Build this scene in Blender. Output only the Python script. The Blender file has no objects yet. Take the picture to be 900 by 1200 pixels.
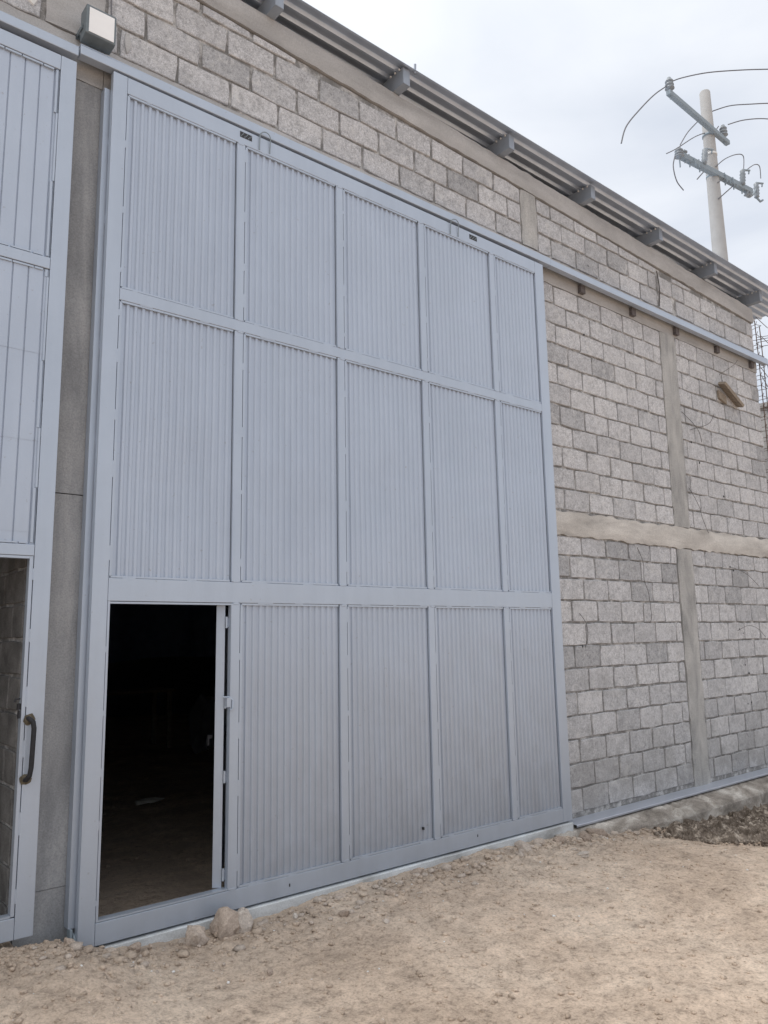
import bpy, bmesh, math, random
import numpy as np
from mathutils import Vector, Matrix, noise
random.seed(7); np.random.seed(7)
C = bpy.context.scene.collection
SC = bpy.context.scene
rad = math.radians

# ================================================================= CAMERA
cam_d = bpy.data.cameras.new('camera'); cam = bpy.data.objects.new('camera', cam_d); C.objects.link(cam)
cR = Vector((0.76982592, -0.63800471, -0.01783412)); cU = Vector((-0.08819242, -0.13400519, 0.98704848)); cF = Vector((0.63213144, 0.75828267, 0.15942785))
M = Matrix.Identity(4)
for r in range(3):
    M[r][0] = cR[r]; M[r][1] = cU[r]; M[r][2] = -cF[r]
M.translation = Vector((-1.5129633, -4.3675847, 1.58204))
cam.matrix_world = M
cam_d.sensor_fit = 'VERTICAL'; cam_d.sensor_height = 24.0; cam_d.lens = 24.0 * 907.37363 / 1200.0
cam_d.clip_start = 0.05; cam_d.clip_end = 2000
SC.camera = cam

# ================================================================= LIGHT
SUN_DIR = Vector((-0.35, 0.20, 0.91)).normalized()
sun_el = math.asin(SUN_DIR.z); sun_az = math.atan2(SUN_DIR.x, SUN_DIR.y)
w = bpy.data.worlds.new('World'); SC.world = w; w.use_nodes = True
nt = w.node_tree; nt.nodes.clear()
def N(t, **k):
    n = nt.nodes.new(t)
    for a, b in k.items(): setattr(n, a, b)
    return n
out = N('ShaderNodeOutputWorld')
sky = N('ShaderNodeTexSky', sky_type='NISHITA', sun_disc=False, sun_elevation=sun_el, sun_rotation=sun_az, air_density=1.0, dust_density=2.0)
bg1 = N('ShaderNodeBackground'); bg1.inputs[1].default_value = 0.10
nt.links.new(sky.outputs[0], bg1.inputs[0])
tc = N('ShaderNodeTexCoord')
mp = N('ShaderNodeMapping'); mp.inputs['Scale'].default_value = (1.0, 1.0, 2.2); mp.inputs['Location'].default_value = (3.1, 0.4, 0.9)
nt.links.new(tc.outputs['Generated'], mp.inputs[0])
nz = N('ShaderNodeTexNoise'); nz.inputs['Scale'].default_value = 2.1; nz.inputs['Detail'].default_value = 7; nz.inputs['Roughness'].default_value = 0.5; nz.inputs['Distortion'].default_value = 0.5
nt.links.new(mp.outputs[0], nz.inputs['Vector'])
cr = N('ShaderNodeValToRGB'); cr.color_ramp.elements[0].position = 0.33; cr.color_ramp.elements[0].color = (0.52, 0.57, 0.66, 1)
cr.color_ramp.elements[1].position = 0.66; cr.color_ramp.elements[1].color = (0.80, 0.825, 0.87, 1)
nt.links.new(nz.outputs[0], cr.inputs[0])
# thin cloud glows around the hidden sun
dp = N('ShaderNodeVectorMath', operation='DOT_PRODUCT'); dp.inputs[1].default_value = SUN_DIR
nrm = N('ShaderNodeVectorMath', operation='NORMALIZE'); nt.links.new(tc.outputs['Generated'], nrm.inputs[0]); nt.links.new(nrm.outputs[0], dp.inputs[0])
mr = N('ShaderNodeMapRange'); mr.inputs[1].default_value = 0.30; mr.inputs[2].default_value = 1.0; mr.inputs[3].default_value = 0.0; mr.inputs[4].default_value = 1.0
nt.links.new(dp.outputs['Value'], mr.inputs[0])
pw = N('ShaderNodeMath', operation='POWER'); pw.inputs[1].default_value = 1.15; nt.links.new(mr.outputs[0], pw.inputs[0])
mx = N('ShaderNodeMix', data_type='RGBA'); mx.inputs[7].default_value = (1.5, 1.49, 1.44, 1)
nt.links.new(pw.outputs[0], mx.inputs[0]); nt.links.new(cr.outputs[0], mx.inputs[6])
bg2 = N('ShaderNodeBackground'); bg2.inputs[1].default_value = 1.08
nt.links.new(mx.outputs[2], bg2.inputs[0])
ms = N('ShaderNodeMixShader'); ms.inputs[0].default_value = 0.86
nt.links.new(bg1.outputs[0], ms.inputs[1]); nt.links.new(bg2.outputs[0], ms.inputs[2]); nt.links.new(ms.outputs[0], out.inputs[0])
sl = bpy.data.lights.new('sun', 'SUN'); sl.energy = 1.3; sl.angle = rad(22); sl.color = (1.0, 0.96, 0.91)
so = bpy.data.objects.new('sun', sl); C.objects.link(so); so.rotation_euler = SUN_DIR.to_track_quat('Z', 'Y').to_euler(); so.location = (0, 0, 30)
SC.view_settings.view_transform = 'Standard'; SC.view_settings.look = 'None'; SC.view_settings.gamma = 1.0
SC.view_settings.exposure = 0.24

# ================================================================= MATERIALS
def mat(name, fn, rough=0.8, metal=0.0, spec=0.5):
    m = bpy.data.materials.new(name); m.use_nodes = True
    t = m.node_tree; b = t.nodes['Principled BSDF']
    b.inputs['Roughness'].default_value = rough; b.inputs['Metallic'].default_value = metal; b.inputs['Specular IOR Level'].default_value = spec
    fn(t, b); return m
def nn(t, ty, **k):
    n = t.nodes.new(ty)
    for a, v in k.items(): setattr(n, a, v)
    return n
def pos(t, scale=(1, 1, 1), obj=False, rnd=False):
    mpn = nn(t, 'ShaderNodeMapping'); mpn.inputs['Scale'].default_value = scale
    if obj: src = nn(t, 'ShaderNodeTexCoord').outputs['Object']
    else: src = nn(t, 'ShaderNodeNewGeometry').outputs['Position']
    if rnd:
        oi = nn(t, 'ShaderNodeObjectInfo'); mu = nn(t, 'ShaderNodeMath', operation='MULTIPLY'); mu.inputs[1].default_value = 57.0
        t.links.new(oi.outputs['Random'], mu.inputs[0]); t.links.new(mu.outputs[0], mpn.inputs['Location'])
    t.links.new(src, mpn.inputs['Vector']); return mpn.outputs[0]
def tnoise(t, vec, sc, det=4, ro=0.55, dist=0.0):
    n = nn(t, 'ShaderNodeTexNoise'); n.inputs['Scale'].default_value = sc; n.inputs['Detail'].default_value = det
    n.inputs['Roughness'].default_value = ro; n.inputs['Distortion'].default_value = dist
    t.links.new(vec, n.inputs['Vector']); return n.outputs[0]
def ramp(t, f, stops):
    r = nn(t, 'ShaderNodeValToRGB'); e = r.color_ramp.elements
    while len(e) < len(stops): e.new(0.5)
    for i, (p, c) in enumerate(stops):
        e[i].position = p; e[i].color = (c[0], c[1], c[2], 1) if hasattr(c, '__len__') else (c, c, c, 1)
    t.links.new(f, r.inputs[0]); return r.outputs[0]
def mixc(t, f, a, b, mode='MIX'):
    m = nn(t, 'ShaderNodeMix', data_type='RGBA', blend_type=mode)
    for s, v in ((0, f), (6, a), (7, b)):
        if isinstance(v, (int, float)): m.inputs[s].default_value = v if s == 0 else (v, v, v, 1)
        elif isinstance(v, tuple): m.inputs[s].default_value = (*v, 1)
        else: t.links.new(v, m.inputs[s])
    return m.outputs[2]
def bump(t, b, h, dist=0.01, st=1.0, prev=None):
    n = nn(t, 'ShaderNodeBump'); n.inputs['Distance'].default_value = dist; n.inputs['Strength'].default_value = st
    t.links.new(h, n.inputs['Height'])
    if prev: t.links.new(prev, n.inputs['Normal'])
    t.links.new(n.outputs[0], b.inputs['Normal']); return n.outputs[0]
def val(t, op, a, b):
    m = nn(t, 'ShaderNodeMath', operation=op)
    for i, v in enumerate((a, b)):
        if isinstance(v, (int, float)): m.inputs[i].default_value = v
        else: t.links.new(v, m.inputs[i])
    return m.outputs[0]
def zramp(t, z0, z1):
    g = nn(t, 'ShaderNodeNewGeometry'); s = nn(t, 'ShaderNodeSeparateXYZ'); t.links.new(g.outputs['Position'], s.inputs[0])
    m = nn(t, 'ShaderNodeMapRange'); m.inputs[1].default_value = z0; m.inputs[2].default_value = z1; m.inputs[3].default_value = 1; m.inputs[4].default_value = 0
    t.links.new(s.outputs[2], m.inputs[0]); return m.outputs[0]

def f_block(t, b):
    v = pos(t, obj=True, rnd=True); wv = pos(t)
    oi = nn(t, 'ShaderNodeObjectInfo')
    base = ramp(t, oi.outputs['Random'], [(0, (0.37, 0.370, 0.380)), (0.12, (0.47, 0.468, 0.48)), (0.6, (0.53, 0.526, 0.538)), (1, (0.58, 0.574, 0.582))])
    g1 = tnoise(t, v, 130, 3, 0.7); col = mixc(t, 0.75, base, ramp(t, g1, [(0.34, 0.55), (0.5, 0.98), (0.66, 1.3)]), 'MULTIPLY')
    g2 = tnoise(t, v, 14, 5, 0.65, 0.6); col = mixc(t, 0.55, col, ramp(t, g2, [(0.34, 0.62), (0.50, 1.0), (0.66, 1.16)]), 'MULTIPLY')
    g3 = tnoise(t, v, 45, 3, 0.7); col = mixc(t, 0.5, col, ramp(t, g3, [(0.36, 0.62), (0.48, 1.0), (0.64, 1.2)]), 'MULTIPLY')
    st = tnoise(t, wv, 1.7, 6, 0.65, 0.4); col = mixc(t, ramp(t, st, [(0.52, 0.0), (0.72, 0.5)]), col, (0.29, 0.285, 0.285))
    # mortar smears and damp near the ground
    sm = tnoise(t, wv, 9, 4, 0.6, 1.2); col = mixc(t, ramp(t, sm, [(0.56, 0.0), (0.68, 0.6)]), col, (0.62, 0.61, 0.60))
    zz = zramp(t, -0.05, 0.9); dm = val(t, 'MULTIPLY', zz, ramp(t, tnoise(t, wv, 4, 5, 0.6), [(0.35, 0.15), (0.62, 0.75)]))
    col = mixc(t, dm, col, (0.27, 0.26, 0.25))
    vo = nn(t, 'ShaderNodeTexVoronoi'); vo.inputs['Scale'].default_value = 46; t.links.new(v, vo.inputs['Vector'])
    pit = ramp(t, vo.outputs['Distance'], [(0.0, 0.0), (0.16, 1.0)]); pm = ramp(t, tnoise(t, v, 11, 2), [(0.50, 0.0), (0.60, 1.0)])
    pf = val(t, 'MULTIPLY', val(t, 'SUBTRACT', 1.0, pit), pm)
    col = mixc(t, val(t, 'MULTIPLY', pf, 0.75), col, (0.12, 0.115, 0.11))
    t.links.new(col, b.inputs['Base Color'])
    p = bump(t, b, g1, 0.006, 0.55); p = bump(t, b, g2, 0.012, 0.5, p); bump(t, b, val(t, 'SUBTRACT', 1.0, pf), 0.008, 0.8, p)
M_block = mat('concrete block', f_block, 0.95, spec=0.2)
def f_mortar(t, b):
    v = pos(t); a = tnoise(t, v, 7, 6, 0.7); g = tnoise(t, v, 90, 3, 0.7)
    col = ramp(t, a, [(0.3, (0.19, 0.185, 0.18)), (0.48, (0.27, 0.263, 0.257)), (0.62, (0.60, 0.59, 0.58))])
    col = mixc(t, 0.6, col, ramp(t, g, [(0.3, 0.6), (0.6, 1.15)]), 'MULTIPLY'); t.links.new(col, b.inputs['Base Color'])
    bump(t, b, g, 0.01, 0.8)
M_mortar = mat('mortar', f_mortar, 0.97, spec=0.15)
def conc(c0, c1, c2, streak=(1, 1, 0.15), grain=0.5):
    def f(t, b):
        v = pos(t, streak); w_ = pos(t)
        a = tnoise(t, v, 6, 6, 0.6, 0.4); g = tnoise(t, w_, 110, 3, 0.65); l = tnoise(t, w_, 1.6, 4, 0.6)
        col = ramp(t, a, [(0.32, c0), (0.5, c1), (0.68, c2)])
        col = mixc(t, 0.6, col, ramp(t, l, [(0.35, 0.78), (0.62, 1.12)]), 'MULTIPLY')
        col = mixc(t, grain, col, ramp(t, g, [(0.3, 0.7), (0.65, 1.15)]), 'MULTIPLY')
        hole = nn(t, 'ShaderNodeTexVoronoi'); hole.inputs['Scale'].default_value = 21; t.links.new(w_, hole.inputs['Vector'])
        hf = ramp(t, hole.outputs['Distance'], [(0.0, 1.0), (0.09, 0.0)]); col = mixc(t, val(t, 'MULTIPLY', hf, 0.6), col, (0.11, 0.10, 0.095))
        t.links.new(col, b.inputs['Base Color'])
        p = bump(t, b, a, 0.012, 0.5); bump(t, b, g, 0.004, 0.5, p)
    return f
M_col = mat('cast concrete', conc((0.29, 0.288, 0.285), (0.42, 0.412, 0.402), (0.52, 0.508, 0.49), (1, 1, 0.3), 0.8), 0.9, spec=0.25)
M_coll = mat('grey cast concrete', conc((0.25, 0.256, 0.268), (0.335, 0.34, 0.35), (0.42, 0.42, 0.425), (1, 1, 0.2), 0.6), 0.9, spec=0.25)
M_beam = mat('pale beam concrete', conc((0.42, 0.395, 0.37), (0.57, 0.54, 0.505), (0.68, 0.65, 0.61), (0.25, 1, 1), 0.7), 0.9, spec=0.25)
M_top = mat('smooth top beam concrete', conc((0.37, 0.36, 0.355), (0.45, 0.44, 0.435), (0.50, 0.49, 0.485), (0.2, 1, 1), 0.5), 0.9, spec=0.25)
M_foot = mat('rough footing concrete', conc((0.18, 0.158, 0.136), (0.32, 0.285, 0.25), (0.58, 0.54, 0.49), (0.6, 1, 1), 0.95), 0.95, spec=0.15)
M_curb = mat('painted threshold concrete', conc((0.34, 0.34, 0.335), (0.56, 0.58, 0.59), (0.66, 0.69, 0.71), (0.4, 1, 1), 0.5), 0.8, spec=0.3)

def paint(c, dust_shade=0.5):
    def f(t, b):
        b.inputs['Metallic'].default_value = 0.30
        v = pos(t); vs = pos(t, (1, 1, 0.12))
        a = tnoise(t, v, 1.3, 4, 0.6); s = tnoise(t, vs, 9, 5, 0.6); g = tnoise(t, v, 60, 3, 0.6)
        col = mixc(t, 0.5, c, ramp(t, a, [(0.35, 0.93), (0.65, 1.06)]), 'MULTIPLY')
        col = mixc(t, 0.5, col, ramp(t, s, [(0.32, 0.93), (0.6, 1.04)]), 'MULTIPLY')
        sp = tnoise(t, v, 34, 3, 0.6); col = mixc(t, ramp(t, sp, [(0.68, 0.0), (0.74, 0.4)]), col, (0.27, 0.25, 0.24))
        ru = tnoise(t, pos(t, (1, 1, 0.05)), 22, 4, 0.7); col = mixc(t, val(t, 'MULTIPLY', ramp(t, ru, [(0.60, 0.0), (0.74, 0.18)]), ramp(t, a, [(0.4, 0.1), (0.6, 1.0)])), col, (0.56, 0.60, 0.66))
        zz = zramp(t, -0.6, 2.2); dm = val(t, 'MULTIPLY', val(t, 'POWER', zz, 1.5), ramp(t, tnoise(t, v, 5, 5, 0.65), [(0.3, dust_shade * 0.6), (0.7, dust_shade)]))  # grime plus painted darkening low down, imitating the dimmer reflection there
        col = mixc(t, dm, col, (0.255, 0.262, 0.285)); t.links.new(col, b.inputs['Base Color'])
        t.links.new(ramp(t, s, [(0.3, 0.30), (0.7, 0.42)]), b.inputs['Roughness'])
        p = bump(t, b, g, 0.0015, 0.35); bump(t, b, a, 0.03, 0.25, p)
    return f
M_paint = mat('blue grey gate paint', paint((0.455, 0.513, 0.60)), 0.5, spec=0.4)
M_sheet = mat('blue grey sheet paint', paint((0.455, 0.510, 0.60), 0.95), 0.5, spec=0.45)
M_rail = mat('rail paint', paint((0.455, 0.515, 0.605), 0.0), 0.5, spec=0.4)
M_sill = mat('sill paint', paint((0.50, 0.53, 0.60), 0.2), 0.6, spec=0.3)
def flat(c, ns=25, lo=0.8, hi=1.15, bd=0.002):
    def f(t, b):
        v = pos(t); a = tnoise(t, v, ns, 4, 0.6); col = mixc(t, 0.8, c, ramp(t, a, [(0.3, lo), (0.7, hi)]), 'MULTIPLY')
        t.links.new(col, b.inputs['Base Color'])
        if bd: bump(t, b, a, bd, 0.4)
    return f
M_dark = mat('dark rubber and grease', flat((0.03, 0.03, 0.033)), 0.6)
M_iron = mat('burnt iron', flat((0.014, 0.014, 0.017), 60, 0.6, 1.6), 0.7, 0.0)
M_scorch = mat('scorched paint', flat((0.12, 0.10, 0.07), 70, 0.6, 1.4), 0.9)
M_brk = mat('brown bracket', flat((0.13, 0.115, 0.115), 60, 0.6, 1.4), 0.9)
M_rust = mat('rusty rebar', flat((0.16, 0.11, 0.09), 60, 0.6, 1.4), 0.9)
M_wire = mat('tie wire', flat((0.10, 0.09, 0.085), 40), 0.8)
M_galv = mat('galvanised sheet', flat((0.58, 0.65, 0.76), 4, 0.85, 1.1, 0.001), 0.32, 0.55)
M_purl = mat('galvanised purlin', flat((0.31, 0.35, 0.41), 8, 0.88, 1.1, 0.001), 0.5, 0.15)
M_wood = mat('weathered wood', flat((0.27, 0.225, 0.18), 30, 0.7, 1.3), 0.9)
M_pole = mat('pole concrete', flat((0.41, 0.405, 0.40), 8, 0.92, 1.06, 0), 0.9)
M_arm = mat('grey galvanised crossarm', flat((0.27, 0.32, 0.36), 8, 0.9, 1.1, 0), 0.7, 0.1)
M_ins = mat('grey porcelain', flat((0.25, 0.28, 0.31), 20), 0.35)
M_cable = mat('power cable', flat((0.16, 0.16, 0.175), 20), 0.8)
M_lamph = mat('floodlight housing', flat((0.15, 0.18, 0.20), 20), 0.5)
M_glass = mat('floodlight diffuser', flat((0.9, 0.9, 0.9), 8, 0.95, 1.03, 0.0005), 0.25)
M_tarp = mat('dark blue tarp', flat((0.16, 0.22, 0.34), 6), 0.7)
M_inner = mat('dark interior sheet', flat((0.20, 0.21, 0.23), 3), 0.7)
M_paper = mat('pale paper', flat((0.7, 0.68, 0.62), 20), 0.9)
M_scree = mat('neighbour render', conc((0.36, 0.355, 0.36), (0.44, 0.43, 0.43), (0.5, 0.49, 0.49)), 0.9)
M_whitep = mat('white cement patch', flat((0.72, 0.71, 0.69), 18, 0.85, 1.1), 0.9)

def f_dirt(t, b):
    v = pos(t); vs = pos(t, (1.0, 1.0, 1.0))
    a = tnoise(t, v, 0.9, 6, 0.6, 0.5); m_ = tnoise(t, v, 6, 6, 0.65, 0.3); g = tnoise(t, v, 70, 4, 0.7); h = tnoise(t, v, 24, 4, 0.7)
    col = ramp(t, a, [(0.32, (0.44, 0.345, 0.268)), (0.50, (0.53, 0.423, 0.335)), (0.66, (0.62, 0.51, 0.412))])
    col = mixc(t, 0.9, col, ramp(t, m_, [(0.34, 0.80), (0.50, 1.0), (0.66, 1.12)]), 'MULTIPLY')
    tr_ = tnoise(t, pos(t, (0.8, 3.2, 1)), 2.0, 5, 0.6, 0.8); col = mixc(t, 0.7, col, ramp(t, tr_, [(0.36, 0.88), (0.50, 1.0), (0.64, 1.08)]), 'MULTIPLY')
    col = mixc(t, 0.7, col, ramp(t, h, [(0.36, 0.58), (0.46, 0.98), (0.66, 1.14)]), 'MULTIPLY')
    col = mixc(t, 0.5, col, ramp(t, g, [(0.36, 0.6), (0.5, 1.05), (0.66, 1.35)]), 'MULTIPLY')
    # greyer strip of soil against the wall
    s = nn(t, 'ShaderNodeSeparateXYZ'); t.links.new(v, s.inputs[0])
    yr = nn(t, 'ShaderNodeMapRange'); yr.inputs[1].default_value = -0.95; yr.inputs[2].default_value = 0.0; t.links.new(s.outputs[1], yr.inputs[0])
    gf = val(t, 'MULTIPLY', yr.outputs[0], ramp(t, tnoise(t, v, 3.2, 5, 0.7), [(0.38, 0.05), (0.66, 0.75)]))
    col = mixc(t, gf, col, (0.38, 0.315, 0.26))
    t.links.new(col, b.inputs['Base Color'])
    p = bump(t, b, m_, 0.05, 0.35); p = bump(t, b, h, 0.018, 0.55, p); bump(t, b, g, 0.010, 0.8, p)
M_dirt = mat('dry sandy dirt', f_dirt, 0.97, spec=0.12)
def f_soil(t, b):
    v = pos(t); a = tnoise(t, v, 9, 6, 0.7, 0.4); g = tnoise(t, v, 60, 4, 0.7)
    col = ramp(t, a, [(0.38, (0.12, 0.095, 0.076)), (0.52, (0.21, 0.172, 0.14)), (0.64, (0.50, 0.43, 0.36))])
    col = mixc(t, 0.7, col, ramp(t, g, [(0.35, 0.55), (0.65, 1.3)]), 'MULTIPLY'); t.links.new(col, b.inputs['Base Color'])
    p = bump(t, b, a, 0.04, 0.6); bump(t, b, g, 0.01, 0.7, p)
M_soil = mat('dark clumped soil', f_soil, 0.97, spec=0.12)
def f_rock(t, b):
    v = pos(t, obj=True, rnd=True); a = tnoise(t, v, 14, 5, 0.65); g = tnoise(t, v, 90, 3, 0.7); oi = nn(t, 'ShaderNodeObjectInfo')
    base = ramp(t, oi.outputs['Random'], [(0, (0.35, 0.28, 0.23)), (0.5, (0.46, 0.375, 0.31)), (1, (0.56, 0.51, 0.46))])
    col = mixc(t, 0.8, base, ramp(t, a, [(0.3, 0.72), (0.7, 1.25)]), 'MULTIPLY'); col = mixc(t, 0.6, col, ramp(t, g, [(0.35, 0.7), (0.65, 1.2)]), 'MULTIPLY')
    t.links.new(col, b.inputs['Base Color']); p = bump(t, b, a, 0.02, 0.7); bump(t, b, g, 0.004, 0.7, p)
M_dblock = mat('dark unlit block', conc((0.13, 0.128, 0.125), (0.19, 0.185, 0.18), (0.25, 0.245, 0.24), (1, 1, 1), 0.8), 0.95, spec=0.1)  # block tone lowered: dimness inside the left opening is painted into the colour
M_rock = mat('dusty rock', f_rock, 0.95, spec=0.15)

# ================================================================= HELPERS
ORG = {}
def tag(o, label=None, cat=None, group=None, kind=None):
    if label: o['label'] = label
    if cat: o['category'] = cat
    if group: o['group'] = group
    if kind: o['kind'] = kind
    return o
def thing(name, loc, label, cat, group=None):
    o = bpy.data.objects.new(name, None); C.objects.link(o); o.location = loc; o.empty_display_size = 0.1
    ORG[o.name] = Vector(loc); return tag(o, label, cat, group)
def link_mesh(name, me, parent=None, wloc=(0, 0, 0)):
    o = bpy.data.objects.new(name, me); C.objects.link(o); wl = Vector(wloc)
    if parent is not None:
        o.parent = parent; o.location = wl - ORG[parent.name]
    else: o.location = wl
    ORG[o.name] = wl; return o
class MB:
    def __init__(s): s.v = []; s.f = []; s.sm = []
    def add(s, vs, fs, smooth=False):
        b = len(s.v); s.v += [tuple(p) for p in vs]; s.f += [tuple(b + i for i in f) for f in fs]; s.sm += [smooth] * len(fs); return s
    def box(s, x0, x1, y0, y1, z0, z1):
        return s.add([(x, y, z) for x in (x0, x1) for y in (y0, y1) for z in (z0, z1)],
                     [(0, 1, 3, 2), (4, 6, 7, 5), (0, 4, 5, 1), (2, 3, 7, 6), (0, 2, 6, 4), (1, 5, 7, 3)])
    def hexa(s, p):   # 8 points: bottom 4 (ccw), top 4
        return s.add(p, [(3, 2, 1, 0), (4, 5, 6, 7), (0, 1, 5, 4), (1, 2, 6, 5), (2, 3, 7, 6), (3, 0, 4, 7)])
    def tube(s, pts, r, n=8, cap=True):
        pts = [Vector(p) for p in pts]; rr = r if hasattr(r, '__len__') else [r] * len(pts)
        up = Vector((0, 0, 1)); rings = []
        t0 = (pts[1] - pts[0]).normalized(); a = t0.cross(up)
        if a.length < 1e-3: a = t0.cross(Vector((1, 0, 0)))
        a.normalize()
        for i, p in enumerate(pts):
            t = (pts[min(i + 1, len(pts) - 1)] - pts[max(i - 1, 0)]).normalized()
            a = (a - t * a.dot(t)).normalized(); b = t.cross(a)
            rings.append([p + (a * math.cos(2 * math.pi * k / n) + b * math.sin(2 * math.pi * k / n)) * rr[i] for k in range(n)])
        vs = [q for rg in rings for q in rg]; fs = []
        for i in range(len(pts) - 1):
            for k in range(n): fs.append((i * n + k, i * n + (k + 1) % n, (i + 1) * n + (k + 1) % n, (i + 1) * n + k))
        s.add(vs, fs, True)
        if cap: s.add(rings[0], [tuple(range(n))[::-1]]); s.add(rings[-1], [tuple(range(n))])
        return s
    def lathe(s, c, prof, n=14, axis=Vector((0, 0, 1))):
        axis = axis.normalized(); a = axis.orthogonal().normalized(); b = axis.cross(a); c = Vector(c)
        vs = [c + axis * h + (a * math.cos(2 * math.pi * k / n) + b * math.sin(2 * math.pi * k / n)) * r for r, h in prof for k in range(n)]
        fs = [(i * n + k, i * n + (k + 1) % n, (i + 1) * n + (k + 1) % n, (i + 1) * n + k) for i in range(len(prof) - 1) for k in range(n)]
        fs += [tuple(range(n))[::-1], tuple((len(prof) - 1) * n + k for k in range(n))]
        return s.add(vs, fs, True)
    def build(s, name, m, parent=None, wloc=None, bevel=0.0):
        wl = Vector(wloc) if wloc is not None else (ORG[parent.name] if parent is not None else Vector((0, 0, 0)))
        me = bpy.data.meshes.new(name); me.from_pydata([tuple(Vector(v) - wl) for v in s.v], [], s.f)
        bm = bmesh.new(); bm.from_mesh(me); bmesh.ops.recalc_face_normals(bm, faces=bm.faces); bm.to_mesh(me); bm.free()
        me.polygons.foreach_set('use_smooth', s.sm)
        me.materials.append(m)
        o = link_mesh(name, me, parent, wl)
        if bevel:
            bv = o.modifiers.new('bevel', 'BEVEL'); bv.width = bevel; bv.segments = 2; bv.limit_method = 'ANGLE'; bv.angle_limit = rad(40)
        return o

# ---- numpy value noise for the ground
def vnoise(x, y, seed=0):
    xi = np.floor(x).astype(np.int64); yi = np.floor(y).astype(np.int64); xf = x - xi; yf = y - yi
    def h(a, b):
        n = (a * 374761393 + b * 668265263 + seed * 974711) & 0x7fffffff
        n = ((n ^ (n >> 13)) * 1274126177) & 0x7fffffff
        return ((n ^ (n >> 16)) & 0xffff) / 65535.0
    u = xf * xf * (3 - 2 * xf); v = yf * yf * (3 - 2 * yf)
    return (h(xi, yi) * (1 - u) + h(xi + 1, yi) * u) * (1 - v) + (h(xi, yi + 1) * (1 - u) + h(xi + 1, yi + 1) * u) * v
def fbm(x, y, f, o=4, seed=0, g=0.5):
    r = 0; a = 1; t = 0
    for i in range(o):
        r = r + a * vnoise(x * f, y * f, seed + i * 17); t += a; a *= g; f *= 2.03
    return r / t - 0.5
GX = [-400, -6, -0.9, -0.30, -0.12, 0.08, 0.30, 0.6, 1.2, 1.5, 2.2, 2.5, 3.0, 3.6, 4.2, 4.8, 5.4, 6.0, 7.5, 9.5, 30, 400]
GZ = [0.05, 0.05, 0.085, 0.09, 0.08, 0.00, -0.050, -0.066, -0.066, -0.045, -0.045, -0.062, -0.062, -0.080, -0.125, -0.17, -0.235, -0.30, -0.36, -0.42, -0.4, -0.4]
def ground_z(x, y):
    x = np.asarray(x, float); y = np.asarray(y, float)
    near = np.interp(x, GX, GZ)
    far = np.interp(x, [-400, 0, 4, 9, 400], [-0.06, -0.09, -0.14, -0.32, -0.4])
    k = np.clip((-y - 0.15) / 1.5, 0, 1); k = k * k * (3 - 2 * k)
    z = near * (1 - k) + far * k
    det = np.clip((60 - np.abs(x)) / 50, 0, 1) * np.clip((60 - np.abs(y)) / 50, 0, 1)
    z = z + det * (0.05 * fbm(x, y, 0.7, 3, 3) + 0.022 * fbm(x, y, 4.5, 4, 9) )
    rough = np.exp(-((y + 0.30) / 0.42) ** 2)          # crumbly strip along the foot of the gate
    c = fbm(x, y, 26, 3, 31, 0.6); c2 = fbm(x, y, 11, 3, 57, 0.6)
    z = z + det * (0.003 + 0.022 * rough) * c * 1.3 + det * (0.006 + 0.042 * rough) * np.maximum(c2, -0.05)
    sp = np.exp(-((y + 0.06) / 0.10) ** 2) * np.clip((x - 0.35) / 0.2, 0, 1) * np.clip((4.3 - x) / 0.3, 0, 1)
    z = z + sp * 0.075 * np.clip(fbm(x, y * 0.3, 2.6, 4, 41, 0.65) + 0.02, -0.02, 0.5)
    z = np.where(y > 0.0, np.minimum(z, np.where((x > -0.3), -0.05, 0.09) + 0.015 * fbm(x, y, 9, 3, 5)), z)
    return z

# ================================================================= GROUND
def axis_pts(lo, a, b, hi, step):
    left = [lo, lo / 2, lo / 4, lo / 10, a - 14, a - 6, a - 3, a - 1.5, a - 0.8, a - 0.4, a - 0.2]; right = [b + 0.2, b + 0.4, b + 0.8, b + 1.5, b + 3, b + 6, b + 14, hi / 10, hi / 4, hi / 2, hi]
    return np.array(sorted(set(left)) + list(np.arange(a, b + 1e-6, step)) + sorted(set(right)))
gx = axis_pts(-500, -0.75, 8.4, 500, 0.0145); gy = axis_pts(-500, -2.85, 1.0, 500, 0.0145)
XX, YY = np.meshgrid(gx, gy); ZZ = ground_z(XX, YY)
me = bpy.data.meshes.new('ground'); nx, ny = len(gx), len(gy)
idx = np.arange(nx * ny).reshape(ny, nx)
quads = np.stack([idx[:-1, :-1], idx[:-1, 1:], idx[1:, 1:], idx[1:, :-1]], -1).reshape(-1, 4)
me.vertices.add(nx * ny); me.vertices.foreach_set('co', np.stack([XX, YY, ZZ], -1).reshape(-1).astype(np.float32))
me.loops.add(quads.size); me.loops.foreach_set('vertex_index', quads.reshape(-1).astype(np.int32))
me.polygons.add(len(quads)); me.polygons.foreach_set('loop_start', np.arange(0, quads.size, 4, dtype=np.int32)); me.polygons.foreach_set('loop_total', np.full(len(quads), 4, dtype=np.int32))
me.update(calc_edges=True); me.polygons.foreach_set('use_smooth', [True] * len(quads)); me.materials.append(M_dirt)
tag(link_mesh('ground', me), kind='structure')

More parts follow.
